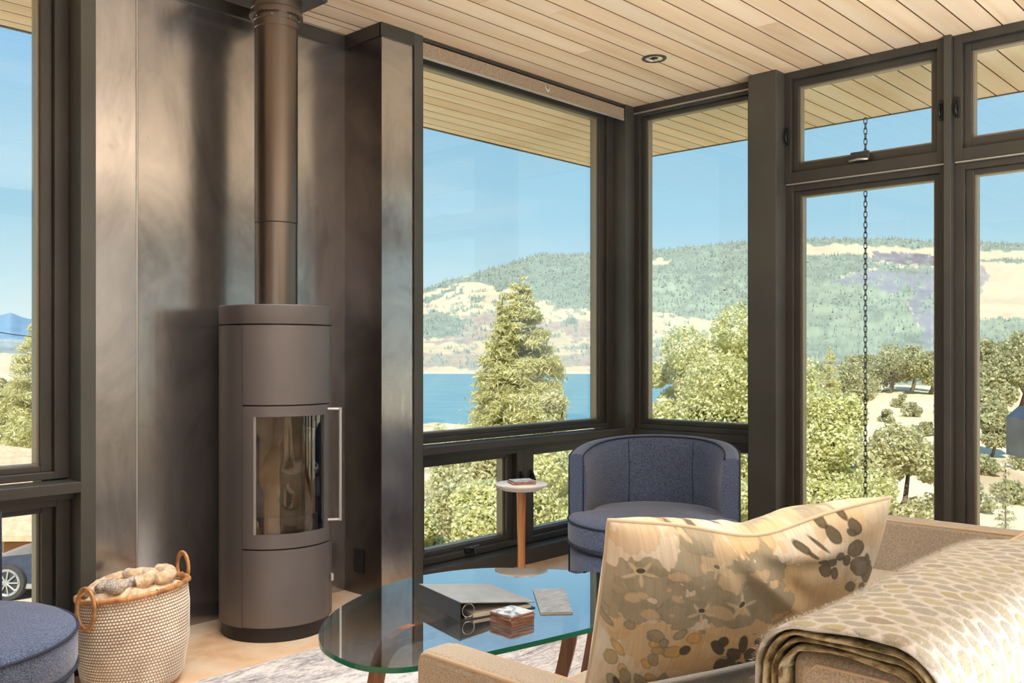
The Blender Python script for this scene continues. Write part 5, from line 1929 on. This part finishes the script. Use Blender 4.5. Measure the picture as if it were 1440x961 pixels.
bushes = ((1284, 60, .8, 'small dry bush alone in the middle of the golden slope'),
          (1300, 52, 0.7, 'small dry bush touching the mullion, upper one on the slope'),
          (1296, 38, .55, 'low dry bush nearest the window, left of the mullion'),
          (1246, 58, .7, 'dry bush on the slope just right of the rain chain'),
          (1372, 30, 0.8, 'dry bush low against the right side of the mullion'),
          (1425, 32, 0.7, 'dry bush below the grey metal box'),
          (1440, 40, .8, 'dry bush at the right edge beside the grey metal box'),
          (1385, 38, .7, 'dry bush on the slope above the one by the mullion'),
          (1268, 68, .9, 'dry bush highest on the slope, under the oaks'))
for k, (u, d_, sz, lb) in enumerate(bushes):
    r_ = at(u, d_)
    g0 = zg(r_, d_) - 0.1
    round_tree('bush', lb, 'bush', r_, d_, g0, g0 + sz * 1.3, sz, 1400, 0.07, M['leaf_oak'], 'dry bushes on the golden slope', seed=90 + k, lobes=6, low=0.2)
d_ = 16.0
conifer('sapling', 'small young tree on the golden slope, lower right window', at(1414, d_), d_, min(zg(at(1414, d_), d_), hv(770, d_)), hv(645, d_), 0.42, 3800, 0.045, M['leaf_oak'], seed=77, droop=0.1)
d_ = 70.0
conifer('conifer_tree', 'small pointed conifer left of the rain chain', at(1167, d_), d_, zg(at(1167, d_), d_), hv(486, d_), 1.7, 9000, 0.13, M['leaf_conifer'], seed=78)
# left window: conifer behind the neighbour's roof
d_ = 38.0
conifer('conifer_tree', 'bushy conifer behind the brown roof, left window', at(52, d_), d_, zg(at(52, d_), d_), hv(452, d_), 3.0, 40000, 0.14, M['leaf_conifer'], seed=79, droop=0.1)
d_ = 47.0
round_tree('leafy_tree', 'round olive tree behind the brown roof at the left edge', 'tree', at(-8, d_), d_, zg(at(-5, d_), d_), hv(528, d_), 2.4, 12000, 0.13, M['leaf_pale'], seed=80)

# neighbour's house
hx_, hy_ = CW(at(0, 27), 27)
t = thing('neighbour_house', 'tan house with a brown shingle roof beyond the left window', 'house', (hx_, hy_, -5.9))
vd = math.atan2(cosA, sinA)
t.rotation_euler = (0, 0, math.atan2(-cosA, sinA))      # local +x = view right, +y = away
ob('wall', MB().box(-9, 1.75, 0.9, 7.5, 0, 1.75), plain('tan_siding', (196, 172, 140), 0.9), t)
rf = MB()
rf.add([(-9.5, 0.3, 1.55), (2.2, 0.3, 1.55), (2.2, 4.2, 3.35), (-9.5, 4.2, 4.6), (-9.5, 0.3, 1.72), (2.2, 0.3, 1.72), (2.2, 4.2, 3.52), (-9.5, 4.2, 4.8)],
       [(0, 1, 2, 3), (7, 6, 5, 4), (0, 4, 5, 1), (1, 5, 6, 2), (2, 6, 7, 3), (3, 7, 4, 0)])
ro = ob('roof', rf, M['asphalt_roof'], t)
for k in range(3):
    wdw = ob('window', MB().box(-3.6 + k * 2.1, -2.8 + k * 2.1, 0.86, 0.93, 0.5, 1.35), plain('window_trim', (226, 214, 196), 0.7), t)
    ob('pane', MB().box(-3.5 + k * 2.1, -2.9 + k * 2.1, 0.85, 0.88, 0.58, 1.27), plain('house_pane', (110, 112, 112), 0.2), wdw)
ob('door', MB().box(-0.35, 0.45, 0.85, 0.92, 0.0, 1.4), plain('wood_door', (150, 104, 62), 0.6), t)

# parked car, side on, on a pale driveway
CD = 16.5
cx_, cy_ = CW(at(64, CD), CD)
zc_ = hv(829, CD)
dv_ = MB()
dv_.add([CW(at(64, CD) - 12, CD - 4, zc_ - 0.0), CW(at(64, CD) + 5, CD - 4, zc_ - 0.0), CW(at(64, CD) + 5, CD + 3, zc_ - 0.0), CW(at(64, CD) - 12, CD + 3, zc_ - 0.0),
         CW(at(64, CD) - 12, CD - 4, zc_ - 0.5), CW(at(64, CD) + 5, CD - 4, zc_ - 0.5), CW(at(64, CD) + 5, CD + 3, zc_ - 0.5), CW(at(64, CD) - 12, CD + 3, zc_ - 0.5)],
        [(0, 1, 2, 3), (7, 6, 5, 4), (0, 4, 5, 1), (1, 5, 6, 2), (2, 6, 7, 3), (3, 7, 4, 0)])
ob('driveway', dv_, plain('pale_gravel', (226, 206, 178), 0.95), kind='structure')
t = thing('car', 'dark blue parked car seen through the lower left pane', 'car', (cx_, cy_, zc_), math.atan2(-cosA, sinA))
sc_ = 0.86
side = [(-0.95, 0.22), (-0.98, 0.55), (-0.90, 0.74), (-0.45, 0.86), (0.15, 0.92), (0.85, 1.34), (1.6, 1.42), (2.5, 1.38), (3.1, 0.98), (3.45, 0.92), (3.5, 0.5), (3.4, 0.22)]
mb = MB()
n = len(side)
vs = []
for (yy, inset) in ((-0.86, 0.0), (-0.84, 0.0), (0.84, 0.0), (0.86, 0.0)):
    for (x, z_) in side:
        tp = max(0, (z_ - 0.9)) * 0.45
        vs.append((x * sc_, (yy - math.copysign(tp, yy)) * sc_, z_ * sc_))
mb.add(vs, [(k * n + i, k * n + (i + 1) % n, (k + 1) * n + (i + 1) % n, (k + 1) * n + i) for k in range(3) for i in range(n)] + [tuple(reversed(range(n))), tuple(range(3 * n, 4 * n))])
ob('body', mb, M['car_paint'], t, smooth='auto')
ob('side_window', MB().add([(x * sc_, (-0.862 + max(0, z_ - 0.9) * 0.43) * sc_ - 0.004, z_ * sc_) for x, z_ in ((0.35, 0.96), (0.95, 1.30), (1.6, 1.36), (1.6, 0.97))], [(0, 1, 2, 3)]), plain('car_glass', (150, 170, 180), 0.08), t)
ob('sill_trim', MB().box(-0.1 * sc_, 2.3 * sc_, -0.875 * sc_, -0.84 * sc_, 0.20, 0.28), M['silver'], t)
for wx in (-0.30, 2.55):
    for sy in (-0.80, 0.80):
        wv2 = ob('wheel', MB().lathe([(0.0, -0.1), (0.24, -0.1), (0.29, -0.09), (0.31, -0.06), (0.31, 0.06), (0.29, 0.09), (0, 0.09)], 32), M['tyre'], t, smooth='auto')
        wv2.rotation_euler = (PI / 2, 0, 0)
        wv2.location = (wx * sc_, sy * sc_ - 0.02, 0.31)
        rmw = MB().lathe([(0.19, 0.10), (0.225, 0.112), (0.235, 0.10)], 32)
        for q_ in range(9):
            a = q_ * 2 * PI / 9
            rmw.tube([(0.03 * math.cos(a), 0.03 * math.sin(a), 0.112), (0.21 * math.cos(a), 0.21 * math.sin(a), 0.108)], 0.017, 6)
        rmw.lathe([(0.0, 0.125), (0.05, 0.12), (0.055, 0.10)], 16)
        ob('wheel_rim', rmw, M['silver'], wv2, smooth='auto')

# power line
c1, c2 = CW(at(-150, 24), 24, hv(430, 24)), CW(at(110, 34), 34, hv(476, 34))
cab = [tuple(np.array(c1) * (1 - s) + np.array(c2) * s + np.array([0, 0, -0.25 * 4 * s * (1 - s)])) for s in np.linspace(0, 1, 24)]
tag(ob('power_line', MB().tube(cab, 0.016, 6), M['black'], smooth=True, origin=c1), 'thin black cable crossing the hills in the left window', 'cable')

# rain chain from the eave corner: every link a part
rx, ry = 6.08, 2.46
t = thing('rain_chain', 'dark iron rain chain hanging from the eave outside the window', 'rain chain', (rx, ry, -3.0))
lk0 = MB()
pts = []
Lw, Lh = 0.0105, 0.0215
for k in range(20):
    a = 2 * PI * k / 20
    pts.append((Lw * math.cos(a), 0, (Lh - Lw) * (1 if math.sin(a) > 0 else -1) * min(1, abs(math.sin(a)) * 4) + Lw * math.sin(a)))
lk0.tube(pts, 0.0032, 6, closed=True)
proto = ob('link', lk0, M['rust'], t, smooth=True)
proto.location = (0, 0, 5.72)
proto.rotation_euler = (0, 0, ANG - PI / 2)
zz, k = 5.72, 0
while zz > 0.05:
    zz -= 0.0345
    k += 1
    c = proto.copy()
    COL.objects.link(c)
    c.parent = t
    c.location = (0, 0, zz)
    c.rotation_euler = (0, 0, ANG - PI / 2 + (PI / 2 if k % 2 else 0.15))

# grey metal box on a stand outside the right window
gx, gy = CW(at(1456, 6.5), 6.5)
t = thing('metal_box', 'grey metal box with a cut corner outside the right edge window', 'metal box', (gx, gy, -4.0), math.atan2(-cosA, sinA))
pr = [(-0.145, 4.455), (0.2, 4.455), (0.2, 4.80), (-0.06, 4.80), (-0.145, 4.725)]
mb = MB()
vs = [(x, -0.12, z_) for x, z_ in pr] + [(x, 0.12, z_) for x, z_ in pr]
n = len(pr)
mb.add(vs, [tuple(range(n)), tuple(reversed(range(n, 2 * n)))] + [(i, i + n, (i + 1) % n + n, (i + 1) % n) for i in range(n)])
ob('housing', mb, M['grey_metal'], t, bevel=0.008)
ob('front_panel', MB().box(-0.095, 0.16, -0.127, -0.119, 4.49, 4.72), M['grey_metal'], t, bevel=0.004)
ob('stand_pipe', MB().tube([(0.1, 0, 0.0), (0.1, 0, 4.46)], 0.03, 12), M['grey_metal'], t, smooth='auto')
